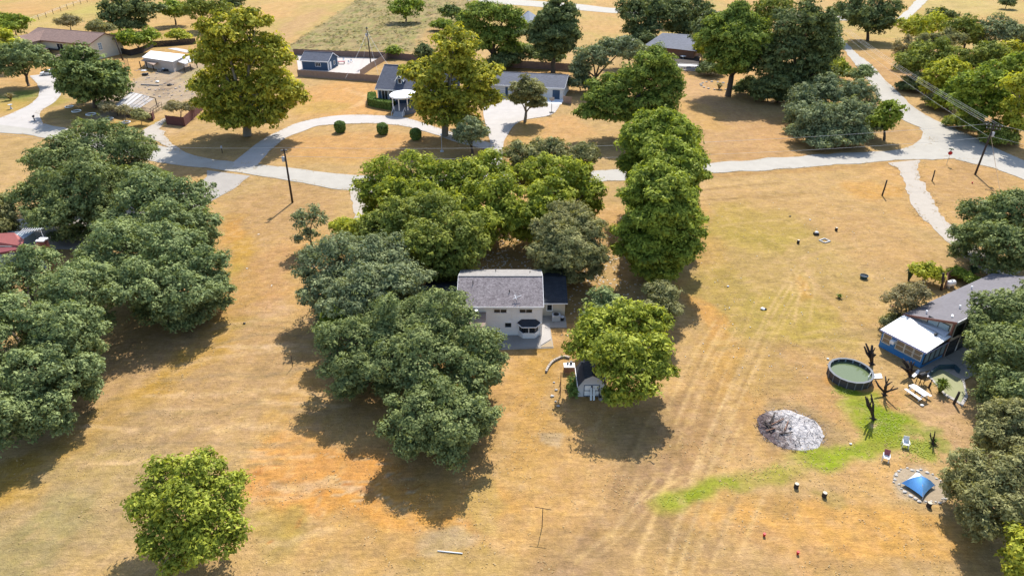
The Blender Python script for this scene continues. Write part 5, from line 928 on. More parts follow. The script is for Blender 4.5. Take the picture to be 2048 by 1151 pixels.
r = thing('clothesline_pole', 'rusty T-shaped clothesline pole in the lower middle field', 'clothesline', G(1084, 1054)); MB().tube((0, 0, -.2), (.02, 0, 2.2), .035, .03, 10).build('pole', WOODD, r, True); MB().tube((-.62, .12, 2.26), (.68, -.12, 2.2), .025).build('crossbar', WOODD, r, True)
r = thing('stop_sign', 'red octagonal road sign with crossed street-name blades at the junction', 'road sign', G(1893, 329)); MB().tube((0, 0, -.2), (.02, 0, 2.9), .035).build('post', STEEL, r)
def octo(rad, y): return [(rad * math.cos(math.radians(22.5 + 45 * i)), y, 2.3 + rad * math.sin(math.radians(22.5 + 45 * i))) for i in range(8)]
for rad, y0, y1, mt, nm in ((.42, -.05, -.03, WHITEP, 'border'), (.37, -.075, -.052, RED, 'plate')):
    m = MB(); m.M = Matrix.Rotation(math.radians(-25), 4, 'Z'); m.add(octo(rad, y0) + octo(rad, y1), [tuple(range(8)), tuple(range(8, 16))[::-1]] + [(i, 8 + i, 8 + (i + 1) % 8, (i + 1) % 8) for i in range(8)]); o = m.build(nm, mt, r); bm_fix2(o)
GREENP = pm('green_sign', (0.03, 0.10, 0.06), .1, 3, .5, 0); MB().box((0, 0, 2.85), (.85, .03, .2), .7).build('street_blade', GREENP, r); MB().box((0, 0, 3.08), (.85, .03, .2), -.7).build('street_blade', GREENP, r)
def mailbox(label, base, mat):
    r = thing('mailbox', label, 'mailbox', G(*base), .3, 'roadside mailboxes'); MB().bx(-.07, .07, -.07, .07, -.2, 1.05).build('post', WOODD, r); b_ = MB(); b_.add([(-.2 + 0, y, 1.05) for y in (-.35, .35)], []); b_ = MB()
    sec = [(-.17, 1.05), (.17, 1.05), (.17, 1.25)] + [(.17 * math.cos(math.radians(a)), 1.25 + .17 * math.sin(math.radians(a))) for a in (30, 60, 90, 120, 150)] + [(-.17, 1.25)]; n = len(sec)
    b_.add([(x, -.35, z) for x, z in sec] + [(x, .35, z) for x, z in sec], [tuple(range(n)), tuple(range(n, 2 * n))[::-1]] + [(i, n + i, n + (i + 1) % n, (i + 1) % n) for i in range(n)]); o = b_.build('box', mat, r); bm_fix2(o); MB().bx(.172, .2, -.1, .0, 1.2, 1.42).build('flag', RED, o)
mailbox('black mailbox at the mouth of the brown house driveway', (70, 243), BLACK); mailbox('pale grey mailbox at the mouth of the circular driveway', (445, 306), GREYP)
r = thing('lamp_post', 'slim yard lamp post on the island of the circular driveway', 'lamp post', G(884, 303)); MB().tube((0, 0, -.2), (0, 0, 3.2), .06, .045).build('post', GREYP, r); MB().lathe([(0, 3.2), (.1, 3.2), (.2, 3.55), (.05, 3.7), (0, 3.7)], 8).build('lantern', WHITEP, r); MB().lathe([(.4, 0), (.3, .25), (0, .25)], 10).build('base', GREYP, r)
r = thing('basketball_hoop', 'basketball hoop on a post beside the garage apron', 'basketball hoop', G(1103, 226)); MB().tube((0, 0, -.1), (0, .3, 3.2), .06).build('post', BLACK, r); MB().box((0, .1, 3.3), (1.2, .05, .8)).build('backboard', GREYP, r); MB().path([(.22 * math.cos(a * .524), -.2 + .22 * math.sin(a * .524), 3.05) for a in range(13)], .02, 5).build('rim', RED, r); MB().bx(-.5, .5, -.4, .5, 0, .2).build('base', BLACK, r)
fp = [(62, 46), (78, 40), (93, 35), (107, 29), (122, 23), (135, 18), (148, 13), (162, 9), (175, 5)]; r = thing('wire_fence', 'row of thin dark fence posts crossing the far left pasture', 'fence', G(*fp[0]))
for q_ in fp: p = G(*q_) - r.location; MB().tube((p.x, p.y, -.2), (p.x, p.y, 2.0), .12, .1, 6).build('post', WOODD, r)
for a, b_ in zip(fp[:-1], fp[1:]): A_ = G(*a) - r.location; B_ = G(*b_) - r.location; MB().tube((A_.x, A_.y, 1.3), (B_.x, B_.y, 1.3), .03, n=4).tube((A_.x, A_.y, 1.8), (B_.x, B_.y, 1.8), .03, n=4).build('wire', GREYP, r)

# ------------------------------------------------------------------ yard of the blue sunroom house
c = G(1702, 740, .95); c.z = 0; PR = 2.2
r = thing('round_pool', 'round above-ground pool with grey panels and green water', 'pool', c); m_pan = pm('pool_panel', (0.055, 0.055, 0.06), .15, 2, .5, .05); NP = 18
for i in range(NP):
    a0 = 2 * math.pi * i / NP; a1 = 2 * math.pi * (i + 1) / NP; e = MB(); p0 = (PR * math.cos(a0), PR * math.sin(a0)); p1 = (PR * math.cos(a1), PR * math.sin(a1))
    q0 = (p0[0] * .975, p0[1] * .975); q1 = (p1[0] * .975, p1[1] * .975); e.prism([p0, p1, q1, q0], 0, .92).build('panel', m_pan, r)
    MB().box((p0[0] * 1.015, p0[1] * 1.015, .46), (.06, .08, .94), a0).build('upright', pm('dull_rail', (.17, .18, .19), .1, 3), r)
    MB().slab([(p0[0] * .94, p0[1] * .94, .98), (p0[0] * 1.05, p0[1] * 1.05, .98), (p1[0] * 1.05, p1[1] * 1.05, .98), (p1[0] * .94, p1[1] * .94, .98)], .05).build('top_rail', pm('dull_rail', (.17, .18, .19), .1, 3), r)
def cw(o): bm_fix2(o); return o
li = MB(); li.add([(PR * .972 * math.cos(2 * math.pi * i / 36), PR * .972 * math.sin(2 * math.pi * i / 36), z) for z in (.02, .93) for i in range(36)], [(36 + i, 36 + (i + 1) % 36, (i + 1) % 36, i) for i in range(36)]); li.build('liner', pm('pale_liner', (0.30, 0.34, 0.38), .08, 2, .5), r)
MB().lathe([(0, .5), (PR * .968, .5), (PR * .968, .58), (0, .58)], 40).build('water', pm('green_pool_water', tuple(A(126, 142, 100)), .06, .5, .08, .03, spec=.5), r)
MB().tube((1.6, -.8, .4), (1.7, -.85, 1.5), .03).tube((1.4, -1.1, .4), (1.5, -1.15, 1.5), .03).tube((1.6, -.8, .9), (1.4, -1.1, .9), .025).tube((1.65, -.82, 1.2), (1.45, -1.12, 1.2), .025).build('ladder', WHITEP, r)
tag(MB().slab([G(1744, 756, .1) , G(1765, 755, .1), G(1762, 746, .1), G(1745, 747, .1)], .08).build('white_board', TRIM), 'white wooden board lying on the ground right of the round pool', 'board')
# picnic table
a = G(1824, 770, .75); b_ = G(1852, 789, .75); d = (b_ - a); an_ = math.atan2(d.y, d.x); c = (a + b_) / 2; c.z = 0
r = thing('picnic_table', 'white picnic table with attached benches near the in-ground pool', 'picnic table', c, an_)
for k_ in range(4): MB().bx(-.95, .95, -.36 + k_ * .185, -.36 + k_ * .185 + .17, .72, .76).build('plank', TRIM, r)
for sy in (-.72, .72):
    for k_ in range(2): MB().bx(-.95, .95, sy - .15 + k_ * .155, sy - .15 + k_ * .155 + .145, .42, .46).build('bench_plank', TRIM, r)
for sx in (-.7, .7): MB().bar((sx, -.3, .7), (sx, -.62, 0), .05, .1).bar((sx, .3, .7), (sx, .62, 0), .05, .1).bar((sx, -.85, .39), (sx, .85, .39), .05, .09).build('leg', TRIM, r)
def dead(label, base, top, n, seed, spread=.55, r0=.16, mat=None, name='dead_trunk'):
    B = G(*base); T = VP(top[0], top[1], B.y) - B; Ht = max(T.z, .8); rnd = random.Random(seed); root = thing(name, label, 'dead tree', B, 0, 'bare dead trunks by the pools'); m = MB()
    m.path([(0, 0, -.2), (0, 0, .1), Vector((T.x * .3, 0, Ht * .3))], [r0 * 1.9, r0 * 1.2, r0], 8); m.build('trunk', mat or WOODD, root, True)
    for i in range(n):
        an_ = i * 6.283 / n + rnd.uniform(-.4, .4); hh = Ht * rnd.uniform(.65, 1.0) if i else Ht; s0 = Vector((T.x * .2, 0, Ht * rnd.uniform(.12, .3))); e = Vector((T.x + math.cos(an_) * spread * Ht * rnd.uniform(.3, .8), math.sin(an_) * spread * Ht * .7, hh)) if i else T
        mid = s0.lerp(e, .5) + Vector((rnd.uniform(-.15, .15), rnd.uniform(-.1, .1), rnd.uniform(-.1, .15))); b2 = MB().path([s0, mid, e], [r0 * .9, r0 * .75, r0 * .5], 7); 
        if rnd.random() < .8: q_ = mid.lerp(e, .4) + Vector((rnd.uniform(-.4, .4), rnd.uniform(-.3, .3), rnd.uniform(.1, .35))); b2.path([mid, q_], [r0 * .5, r0 * .3], 6)
        b2.build('limb', mat or WOODD, root, True)
    for i in range(3): an_ = i * 2.1 + rnd.uniform(-.4, .4); MB().path([(0, 0, .12), (math.cos(an_) * .25, math.sin(an_) * .25, .06), (math.cos(an_) * .45, math.sin(an_) * .45, -.02)], [r0 * .8, r0 * .5, r0 * .15], 6).build('root', mat or WOODD, root, True)
dead('bare dead trunk with upright stubs between the sunroom and the round pool', (1743, 728), (1745, 690), 6, 4, .5, .17); dead('forked dead stump in the grass below the round pool', (1768, 790), (1778, 757), 5, 8, .7, .14)
dead('tallest twisted dead trunk, on the green grass patch', (1746, 838), (1742, 788), 5, 11, .3, .13); dead('tangled dark roots at the corner of the blue sunroom', (1820, 752), (1822, 722), 7, 15, .6, .16); dead('small leaning dead stub at the right of the green grass', (1865, 888), (1870, 862), 3, 19, .35, .08)
r = thing('barbecue_grill', 'black covered barbecue grill at the patio corner', 'grill', G(1839, 766), .4); MB().bx(-.4, .4, -.28, .28, .75, 1.0).build('body', BLACK, r); MB().path([(-.4, 0, 1.05), (.4, 0, 1.05)], .28, 12).build('lid', BLACK, r)
for sx in (-.35, .35):
    for sy in (-.2, .2): MB().bx(sx - .03, sx + .03, sy - .03, sy + .03, 0, .76).build('leg', BLACK, r)
MB().bx(.42, .8, -.25, .25, .85, .9).build('side_shelf', WHITEP, r)
for lab, px, py, rz in (('white plank leaning by the dark roots at the patio edge', 1828, 752, .7), ('second white plank beside the black grill', 1834, 745, .9)): tag(MB().box((0, 0, .18), (.9, .3, .06), 0, .2).build('plank', TRIM, None, False, G(px, py), rz), lab, 'plank')
def chair(label, px, py, mat, rz, bmat=None):
    r = thing('lawn_chair', label, 'chair', G(px, py), rz, 'plastic lawn chairs'); MB().bx(-.26, .26, -.25, .25, .4, .45).build('seat', mat, r); MB().slab([(-.26, .24, .45), (.26, .24, .45), (.24, .42, .98), (-.24, .42, .98)], .04).build('backrest', bmat or mat, r)
    for sx in (-.27, .27):
        for sy in (-.25, .25): MB().bar((sx, sy, 0), (sx * .95, sy * .9, .42), .05).build('leg', mat, r)
        MB().bar((sx, -.25, .64), (sx, .3, .64), .06, .03).bar((sx, -.25, .42), (sx, -.25, .64), .04).build('armrest', mat, r)
chair('white plastic chair on the green grass patch', 1809, 893, WHITEP, -.35); chair('white lawn chair with dusty red cover between the grass patch and the tent', 1770, 920, WHITEP, -.5, pm('dusty_red', (0.32, 0.10, 0.11), .15, 4))
# blue tent on its stone ring
tc_ = G(1838, 969); r = thing('blue_tent', 'blue pyramid tent canopy on a gravel ring at lower right', 'tent', tc_); zt = .32
cor = [G(1802, 965, zt) - tc_, G(1846, 994, zt) - tc_, G(1870.5, 969.5, zt) - tc_, G(1832, 944, zt) - tc_]; ap = G(1842, 951, 1.25) - tc_
TB = pm('blue_tarp', (0.17, 0.46, 0.9), .12, 2, .55, .1); TBW = pm('sunlit_blue_tarp', (0.62, 0.70, 0.82), .08, 2, .55, .1)  # second tarp is whiter: sun reflection on the far panel put into its colour
for i in range(4):
    a, b_ = cor[i], cor[(i + 1) % 4]; N_ = 8; vs_ = []; fs_ = []
    for u in range(N_ + 1):
        for v_ in range(N_ + 1):
            s_ = v_ / N_; t_ = u / N_; e = a.lerp(b_, s_); inw = (ap - (a + b_) / 2); e = e + Vector((inw.x, inw.y, 0)) * .10 * 4 * s_ * (1 - s_) * (1 - t_); p = e.lerp(ap, t_); p.z += .16 * math.sin(math.pi * t_) - .05 * math.sin(math.pi * s_) * math.sin(math.pi * t_); vs_.append(p)
    for u in range(N_):
        for v_ in range(N_): o_ = u * (N_ + 1) + v_; fs_.append((o_, o_ + 1, o_ + N_ + 2, o_ + N_ + 1))
    MB().add(vs_, fs_).build('panel', TBW if i == 3 else TB, r, True)
    MB().path([a + Vector((0, 0, -zt)), a, a.lerp(ap, .5) + Vector((0, 0, .14)), ap], .025, 6).build('pole', GREYP, r)
r = thing('stone_ring', 'ring of pale rocks and gravel around the blue tent', 'stone ring', tc_); rnd = random.Random(6)
ROCK = pm('pale_rock', (0.48, 0.45, 0.41), .15, 4, .9, .2)
def rock(c, s, parent, mat=ROCK, nm='rock', flat=.6):
    m = MB(); vs_ = []; 
    for z, k_ in ((-.3, .8), (.1, 1.0), (.5, .75), (.75, .3)):
        for i in range(7): a = i * .8976 + rnd.uniform(-.2, .2); q_ = k_ * rnd.uniform(.75, 1.15); vs_.append((c[0] + s * q_ * math.cos(a), c[1] + s * q_ * math.sin(a) * .8, c[2] + s * flat * z))
    fs_ = [(k_ * 7 + i, k_ * 7 + (i + 1) % 7, k_ * 7 + 7 + (i + 1) % 7, k_ * 7 + 7 + i) for k_ in range(3) for i in range(7)] + [tuple(range(21, 28))]; return m.add(vs_, fs_).build(nm, mat, parent)
MB().lathe([(0, 0), (2.2, 0), (2.25, .02), (1.9, .04), (0, .05)], 30, (.1, -.1, 0), 1, .95).build('gravel_bed', pm('ring_gravel', tuple(A(190, 172, 150)), .2, 2, .95, .3, fine=10), r)
for i in range(30): a = i * 6.283 / 30 + rnd.uniform(-.08, .08); q_ = rnd.uniform(1.85, 2.25); rock((q_ * math.cos(a) + .1, q_ * math.sin(a) * .95 - .1, .06), rnd.uniform(.1, .22), r)
def log_round(label, px, py, h_=.45, rr=.2, mat=None):
    r = thing('log_round', label, 'log', G(px, py), 0, 'upright log rounds'); MB().lathe([(rr * 1.1, -.05), (rr, .1), (rr, h_), (0, h_)], 12).build('log', WOODD, r); MB().lathe([(rr * .92, h_ + .003), (rr * .9, h_ + .02), (0, h_ + .022)], 12).build('cut_face', mat or pm('cut_wood', (0.55, 0.47, 0.36), .12, 8), r)
log_round('log round left of the faded grass patch near the tent', 1592, 974); log_round('log round at the right tip of the faded grass patch', 1648, 992); log_round('log round just below the blue tent', 1857, 1012)
log_round('log round in the upper right field, left of the square frame', 1596, 486, .5); log_round('log round in the upper right field, above the square frame', 1672, 461, .5)
for lab, px, py in (('red cup lying in the grass, upper one', 1528, 1071), ('red cup lying in the grass, lower one', 1595, 1107), ('tiny red marker on the corner lawn', 1944, 367)): tag(MB().lathe([(0, 0), (.09, 0), (.12, .3), (0, .3)], 10).build('red_cup', RED, None, False, G(px, py)), lab, 'cup', 'red cups')
tag(MB().tube((-1.0, .12, .06), (1.0, -.12, .06), .045, n=10).build('white_pipe', WHITEP, None, True, G(900, 1104)), 'white pipe lying on the grass at the bottom', 'pipe')
r = thing('square_frame', 'small square grey frame lying in the upper right field', 'frame', G(1649, 482), .5)
for x, y, w_, d_ in ((0, -.5, 1.3, .12), (0, .5, 1.3, .12), (-.6, 0, .12, 1.0), (.6, 0, .12, 1.0)): MB().box((x, y, .08), (w_ - .01, d_, .15)).build('side', GREYP, r)
r = thing('tub', 'dark teal tub standing in the right field', 'tub', G(1727, 556)); MB().lathe([(0, 0), (.42, 0), (.55, .45), (.5, .45), (.38, .1), (0, .1)], 18).build('shell', pm('teal_plastic', (0.035, 0.075, 0.08), .2, 3, .4), r); MB().lathe([(0, .32), (.44, .32), (.44, .35), (0, .35)], 18).build('water', GLASS, r)
r = thing('trash_pile', 'white bag on a dark crate above the square frame', 'bag', G(1632, 469)); MB().bx(-.35, .35, -.3, .3, 0, .3).build('crate', WOODD, r); rnd = random.Random(3); rock((0, 0, .38), .34, r, WHITEP, 'bag', .7)
r = thing('white_bag', 'white and dark bag lying at the left of the right field', 'bag', G(1525, 618)); rock((0, 0, .1), .35, r, WHITEP, 'bag'); rock((.3, -.1, .1), .25, r, BLACK, 'dark_bag')
for lab, px, py, s_ in (('dark clod at the top of the right field', 1580, 433, .2), ('white scrap at the left of the right field', 1456, 573, .18), ('white scrap above the log rounds in the right field', 1620, 440, .16), ('white stone beside the picnic table', 1844, 811, .2), ('white stone left of the green grass patch', 1701, 888, .14), ('pale lump at the left of the round pool', 1655, 718, .18), ('dark lump in the worn strip of the left field', 489, 647, .2), ('brick-red rock heap left of the brownish tree', 1783, 613, .3)):
    rnd = random.Random(px); tag(rock((0, 0, .08), s_, None, BLACK if 'dark' in lab else (BRICK if 'red' in lab else WHITEP), 'small_rock'), lab, 'rock').location = G(px, py)
rnd = random.Random(12); m = MB()
for i in range(150):
    px = rnd.gauss(1560, 120); py = rnd.uniform(400, 760); p = G(px, py); s_ = rnd.uniform(.02, .07); m.box((p.x, p.y, .06), (s_ * 2, s_ * 1.3, .05), rnd.uniform(0, 3))
for i in range(60):
    p = G(rnd.uniform(1120, 1290), rnd.uniform(540, 680)); s_ = rnd.uniform(.05, .12); m.box((p.x, p.y, .06), (s_ * 2, s_, .05), rnd.uniform(0, 3))
for i in range(900):
    p = G(rnd.choice((rnd.gauss(1000, 60), rnd.gauss(1180, 40), rnd.gauss(880, 120))), rnd.gauss(530, 35)); s_ = rnd.uniform(.06, .16); m.box((p.x, p.y, .05), (s_ * 2, s_, .03), rnd.uniform(0, 3))
tag(m.build('litter', pm('pale_litter', (0.62, 0.58, 0.5), .15, 5)), 'scattered pale scraps and fallen leaves on the right field and behind the white house', 'litter', kind='stuff')
# burnt pile
c = G(1580, 858); RX = 3.15; RY = abs(G(1580, 816).y - G(1580, 898).y) / 2; r = thing('ash_pile', 'wide burnt brush pile of white ash and charred sticks', 'ash pile', c); m = MB(); vs_ = [(0, 0, .35)]; fs_ = []; NR_, NA = 16, 56
for k_ in range(1, NR_ + 1):
    for i in range(NA):
        a = 6.28319 * i / NA; q_ = k_ / NR_; ed = 1 + .10 * mnoise.noise(Vector((math.cos(a) * 2, math.sin(a) * 2, 3))) + .05 * mnoise.noise(Vector((math.cos(a) * 7, math.sin(a) * 7, 9))); x = RX * q_ * ed * math.cos(a); y = RY * q_ * ed * math.sin(a)
        z = .13 * (1 - q_ ** 2) + .08 * mnoise.noise(Vector((x * 1.3, y * 1.3, 0))) * (1 - q_ ** 4) + .10 * mnoise.noise(Vector((x * 3.5, y * 3.5, 5))) * (1 - q_ ** 4); vs_.append((x, y, max(z, .03) if k_ < NR_ else -.02))
for i in range(NA): fs_.append((0, 1 + i, 1 + (i + 1) % NA))
for k_ in range(NR_ - 1):
    for i in range(NA): o_ = 1 + k_ * NA; fs_.append((o_ + i, o_ + NA + i, o_ + NA + (i + 1) % NA, o_ + (i + 1) % NA))
am = bpy.data.materials.new('ash'); am.use_nodes = True; N = am.node_tree.nodes; L = am.node_tree.links; b = N['Principled BSDF']; b.inputs['Roughness'].default_value = 1.0; b.inputs['Specular IOR Level'].default_value = 0.0; tcn = N.new('ShaderNodeTexCoord')
n1_ = N.new('ShaderNodeTexNoise'); n1_.inputs['Scale'].default_value = 1.5; n1_.inputs['Detail'].default_value = 10; n1_.inputs['Roughness'].default_value = .75; n2_ = N.new('ShaderNodeTexNoise'); n2_.inputs['Scale'].default_value = 11; n2_.inputs['Detail'].default_value = 4; sxyz = N.new('ShaderNodeSeparateXYZ')
for n_ in (n1_, n2_): L.new(tcn.outputs['Object'], n_.inputs['Vector'])
L.new(tcn.outputs['Object'], sxyz.inputs[0]); ax = N.new('ShaderNodeMath'); ax.operation = 'MULTIPLY_ADD'; ax.inputs[1].default_value = .13; L.new(sxyz.outputs[0], ax.inputs[0]); L.new(n1_.outputs['Fac'], ax.inputs[2])
a2 = N.new('ShaderNodeMath'); a2.operation = 'MULTIPLY_ADD'; a2.inputs[1].default_value = .35; L.new(n2_.outputs['Fac'], a2.inputs[0]); L.new(ax.outputs[0], a2.inputs[2]); rp = N.new('ShaderNodeValToRGB'); el = rp.color_ramp.elements
el[0].position = .38; el[0].color = (.10, .075, .075, 1); el[1].position = .70; el[1].color = (.46, .435, .425, 1); k_ = el.new(.50); k_.color = (.18, .145, .135, 1); k_ = el.new(.60); k_.color = (.33, .295, .28, 1)
L.new(a2.outputs[0], rp.inputs[0]); L.new(rp.outputs[0], b.inputs['Base Color']); bp = N.new('ShaderNodeBump'); bp.inputs['Strength'].default_value = .8; bp.inputs['Distance'].default_value = .1; L.new(n2_.outputs['Fac'], bp.inputs['Height']); L.new(bp.outputs[0], b.inputs['Normal'])
m.add(vs_, fs_).build('ash_mound', am, r, False); rnd = random.Random(21); m = MB(); m3 = MB()
for i in range(460):
    a = rnd.uniform(0, 6.283); q_ = 1.06 * math.sqrt(rnd.random()) * 1.02; x, y = RX * q_ * math.cos(a), RY * q_ * math.sin(a); z = max(.2 * (1 - q_ ** 2), .03) + rnd.uniform(0, .1); l_ = rnd.uniform(.1, .38); t_ = rnd.uniform(0, 3.14); dz = rnd.uniform(-.06, .08)
    (m if rnd.random() < (.6 if x < .3 else .25) else m3).tube((x - math.cos(t_) * l_, y - math.sin(t_) * l_, z - dz), (x + math.cos(t_) * l_, y + math.sin(t_) * l_, z + dz), rnd.uniform(.009, .02), n=4)
tag(m.build('charred_sticks', WOODD, r), kind='stuff'); tag(m3.build('ashen_sticks', pm('ashen_wood', (0.40, 0.37, 0.36), .2, 4), r), kind='stuff')
for i in range(9): a = rnd.uniform(2.2, 4.2); q_ = rnd.uniform(.1, .7); x, y = RX * q_ * math.cos(a), RY * q_ * math.sin(a); t_ = rnd.uniform(0, 3.14); l_ = rnd.uniform(.5, 1.0); MB().tube((x - math.cos(t_) * l_, y - math.sin(t_) * l_, .18), (x + math.cos(t_) * l_, y + math.sin(t_) * l_, .3), .07, .05, 8).build('charred_log', WOODD if i % 3 else WOODB, r)
# fuel tank
r = thing('fuel_tank', 'white horizontal fuel tank behind the grey-roofed house', 'tank', G(1899, 574), math.radians(20)); MB().path([(-.72, 0, .62), (-.62, 0, .62), (-.5, 0, .62), (.5, 0, .62), (.62, 0, .62), (.72, 0, .62)], [.05, .3, .4, .4, .3, .05], 16).build('tank', WHITEP, r, True)
for x in (-.4, .4): MB().bx(x - .06, x + .06, -.3, .3, 0, .3).build('leg', GREYP, r)
MB().lathe([(0, 0), (.1, 0), (.1, .12), (0, .14)], 10, (0, 0, 1.0)).build('valve_cap', GREYP, r)
def blades(label, px, py, n, hgt, spread, mat, name='spiky_plant', w=.07, seed=1):
    r = thing(name, label, 'plant', G(px, py)); rnd = random.Random(seed); m = MB()
    for i in range(n):
        a = rnd.uniform(0, 6.283); e = rnd.uniform(.15, 1); l_ = hgt * rnd.uniform(.7, 1.1); d = Vector((math.cos(a), math.sin(a), 0)); s_ = Vector((-d.y, d.x, 0)) * w; p1 = d * spread * e * .5 + Vector((0, 0, l_ * .7)); p2 = d * spread * e + Vector((0, 0, l_ * (1 - .5 * e))); o_ = d * .08
        m.add([o_ - s_, o_ + s_, p1 + s_ * .9, p1 - s_ * .9, p2], [(0, 1, 2, 3), (3, 2, 4)])
    m.build('leaves', mat, r); MB().lathe([(.14, -.1), (.12, .2), (0, .25)], 8).build('stem', WOODD, r); return r
YUC = leafmat('yucca_leaf', (.12, .17, .03), (.32, .36, .08), .35); SOT = leafmat('sotol_leaf', (.06, .10, .05), (.18, .24, .12), .3); STR = leafmat('straw_leaf', (.26, .21, .11), (.48, .42, .26), .35); REDL = leafmat('red_leaf', (.25, .03, .04), (.5, .08, .09), .3)
blades('bright spiky yucca between the picnic table and the in-ground pool', 1879, 783, 90, 1.9, 1.2, YUC); blades('grey-green spiky plant behind the grey-roofed house', 1945, 548, 110, 1.5, 1.4, SOT, seed=3); blades('dark spiky plant at the end of the gravel track', 1985, 555, 90, 1.2, 1.3, SOT, seed=4); blades('red-leaved shrub where the gravel track reaches the house', 1958, 530, 110, 1.2, 1.1, REDL, 'red_shrub', seed=5); blades('small green tuft growing alone in the right field', 1678, 595, 60, .6, .6, YUC, 'grass_tuft', seed=6); blades('pale pampas tuft on the lawn left of the brown house driveway', 22, 200, 90, 2.2, 2.2, STR, 'pampas_grass', .09, 7); blades('green tuft around the small leaning stub', 1866, 886, 50, .6, .6, YUC, 'grass_tuft', seed=8); blades('green palm-like top above the brownish tree', 1817, 560, 60, 2.6, .9, SOT, seed=9)
blades('dry shrub on the stony bed by the far deck', 1438, 178, 90, 2.0, 1.8, STR, 'dry_shrub', .1, 10)
r = thing('stony_bed', 'ring of pale stones around the dry shrub by the far deck', 'stone ring', G(1432, 172)); rnd = random.Random(8)
for i in range(16): a = i * .3927; rock((4 * math.cos(a), 4.5 * math.sin(a), .1), rnd.uniform(.3, .5), r)
tag(MB().lathe([(0, 0), (.3, 0), (.12, .5), (.1, .9), (.5, 1.0), (.5, 1.1), (0, 1.05)], 14).build('bird_bath', GREYP, None, False, G(23, 218)), 'pale bird bath on the lawn left of the brown house driveway', 'bird bath')
# stone edging by the patio
arc = [(1092, 745), (1094.7, 738.5), (1099, 731.8), (1103.7, 726), (1110.5, 721), (1117, 718), (1125, 714.5), (1132, 715), (1139, 717)]; r = thing('stone_edging', 'curved stone edging between the patio and the shed', 'edging', G(*arc[0]))
AP = resample([G(*q_) - r.location for q_ in arc], 13)
for i in range(12):
    a, b_ = AP[i], AP[i + 1]; d = (b_ - a); c = (a + b_) / 2; MB().box((c.x, c.y, .1), (d.length * .96, .24, .2), math.atan2(d.y, d.x)).build('block', WOODG, r); MB().box((c.x, c.y, .235), (d.length * (.9 if i % 3 else .7), .22, .06), math.atan2(d.y, d.x) + .03 * (i % 3)).build('cap_stone', pm('tan_stone', (.40, .35, .29), .25, 4), r)
for i, (px, py) in enumerate(((1108, 765), (1112, 780), (1104, 792), (1111, 803), (1116, 812))): rnd = random.Random(i); tag(rock((0, 0, .06), .14 + .05 * (i % 3), None, ROCK, 'garden_rock'), ['topmost of the five pale rocks left of the ivy', 'second of the five pale rocks left of the ivy', 'leftmost of the five pale rocks left of the ivy', 'fourth of the five pale rocks left of the ivy', 'lowest of the five pale rocks left of the ivy'][i], 'rock', 'pale rocks by the ivy').location = G(px, py)
r = thing('air_conditioner', 'grey air conditioner beside the right wing of the white house', 'air conditioner', G(1112, 640)); MB().bx(-.5, .5, -.4, .4, .06, .85).build('case', GREYP, r); MB().lathe([(0, .851), (.34, .851), (.34, .9), (0, .9)], 16).build('fan_grille', BLACK, r); MB().bx(-.6, .6, -.5, .5, 0, .06).build('pad', M_conc2, r)
r = thing('wheeled_bin', 'small dark bin right of the air conditioner', 'bin', G(1124, 641)); MB().lathe([(0, 0), (.2, 0), (.26, .55), (0, .55)], 10).build('body', BLACK, r); MB().lathe([(.28, .56), (.26, .62), (0, .66)], 10).build('lid', GREYP, r)
# ------------------------------------------------------------------ clipped shrubs of the navy house
def clipped(label, name, base, shape, group=None, cat='bush', rz=0):
    B = G(*base); r = thing(name, label, cat, B, rz, group); rng = np.random.default_rng(len(label)); n = 2600; P_ = []; Nn = []
    m = MB()
    if shape == 'drum':
        m.lathe([(.5, 0), (1.05, .5), (1.15, 1.6), (.95, 2.1), (.4, 2.35), (0, 2.4)], 16); a = rng.uniform(0, 6.283, n); t_ = rng.random(n); rr = np.interp(t_, [0, .2, .6, .8, .93, 1], [.5, 1.05, 1.15, .95, .4, 0]); zz = np.interp(t_, [0, .2, .6, .8, .93, 1], [0, .5, 1.6, 2.1, 2.35, 2.4])
        P_ = np.stack([rr * np.cos(a), rr * np.sin(a), zz], 1); Nn = np.stack([np.cos(a) * .8, np.sin(a) * .8, np.where(t_ > .7, 1.2, .25)], 1)
    else:
        pts = [Vector(p) for p in shape]; 
        for p, q_ in zip(pts[:-1], pts[1:]):
            m.bar(p + Vector((0, 0, .85)), q_ + Vector((0, 0, .85)), 1.7, 1.7); k_ = int((q_ - p).length * 650); t_ = rng.random(k_); u_ = (q_ - p).normalized(); s_ = Vector((-u_.y, u_.x, 0)); f = rng.random(k_)
            off = np.where(f < .33, -.92, np.where(f < .66, .92, rng.uniform(-.9, .9, k_))); zz = np.where(f < .66, rng.uniform(.05, 1.75, k_), 1.78); c_ = np.array(p)[None] + t_[:, None] * np.array(q_ - p)[None] + off[:, None] * np.array(s_)[None]; c_[:, 2] = zz
            P_.append(c_); Nn.append(np.where((f < .66)[:, None], np.array(s_)[None] * np.sign(off)[:, None] + np.array([0, 0, .3]), np.array([0, 0, 1.0])))
        P_ = np.concatenate(P_); Nn = np.concatenate(Nn)
    P_ = P_ + rng.normal(size=P_.shape) * .06; Nn = Nn + rng.normal(size=Nn.shape) * .45; Nn /= np.linalg.norm(Nn, axis=1, keepdims=True)
    m.build('core', pm('hedge_core', (.02, .035, .012), .2, 3), r); me = leaf_mesh('foliage', P_, Nn, .3, .6, rng.random(len(P_)), 9); me.materials.append(ST['hedge'][0]); link('foliage', me, r)
TG = 'clipped drum-shaped shrubs'
clipped('left clipped drum shrub on the driveway island', 'topiary', (681, 264), 'drum', TG); clipped('middle clipped drum shrub on the driveway island', 'topiary', (766, 268), 'drum', TG); clipped('right clipped drum shrub in the shade on the driveway island', 'topiary', (832, 279), 'drum', TG)
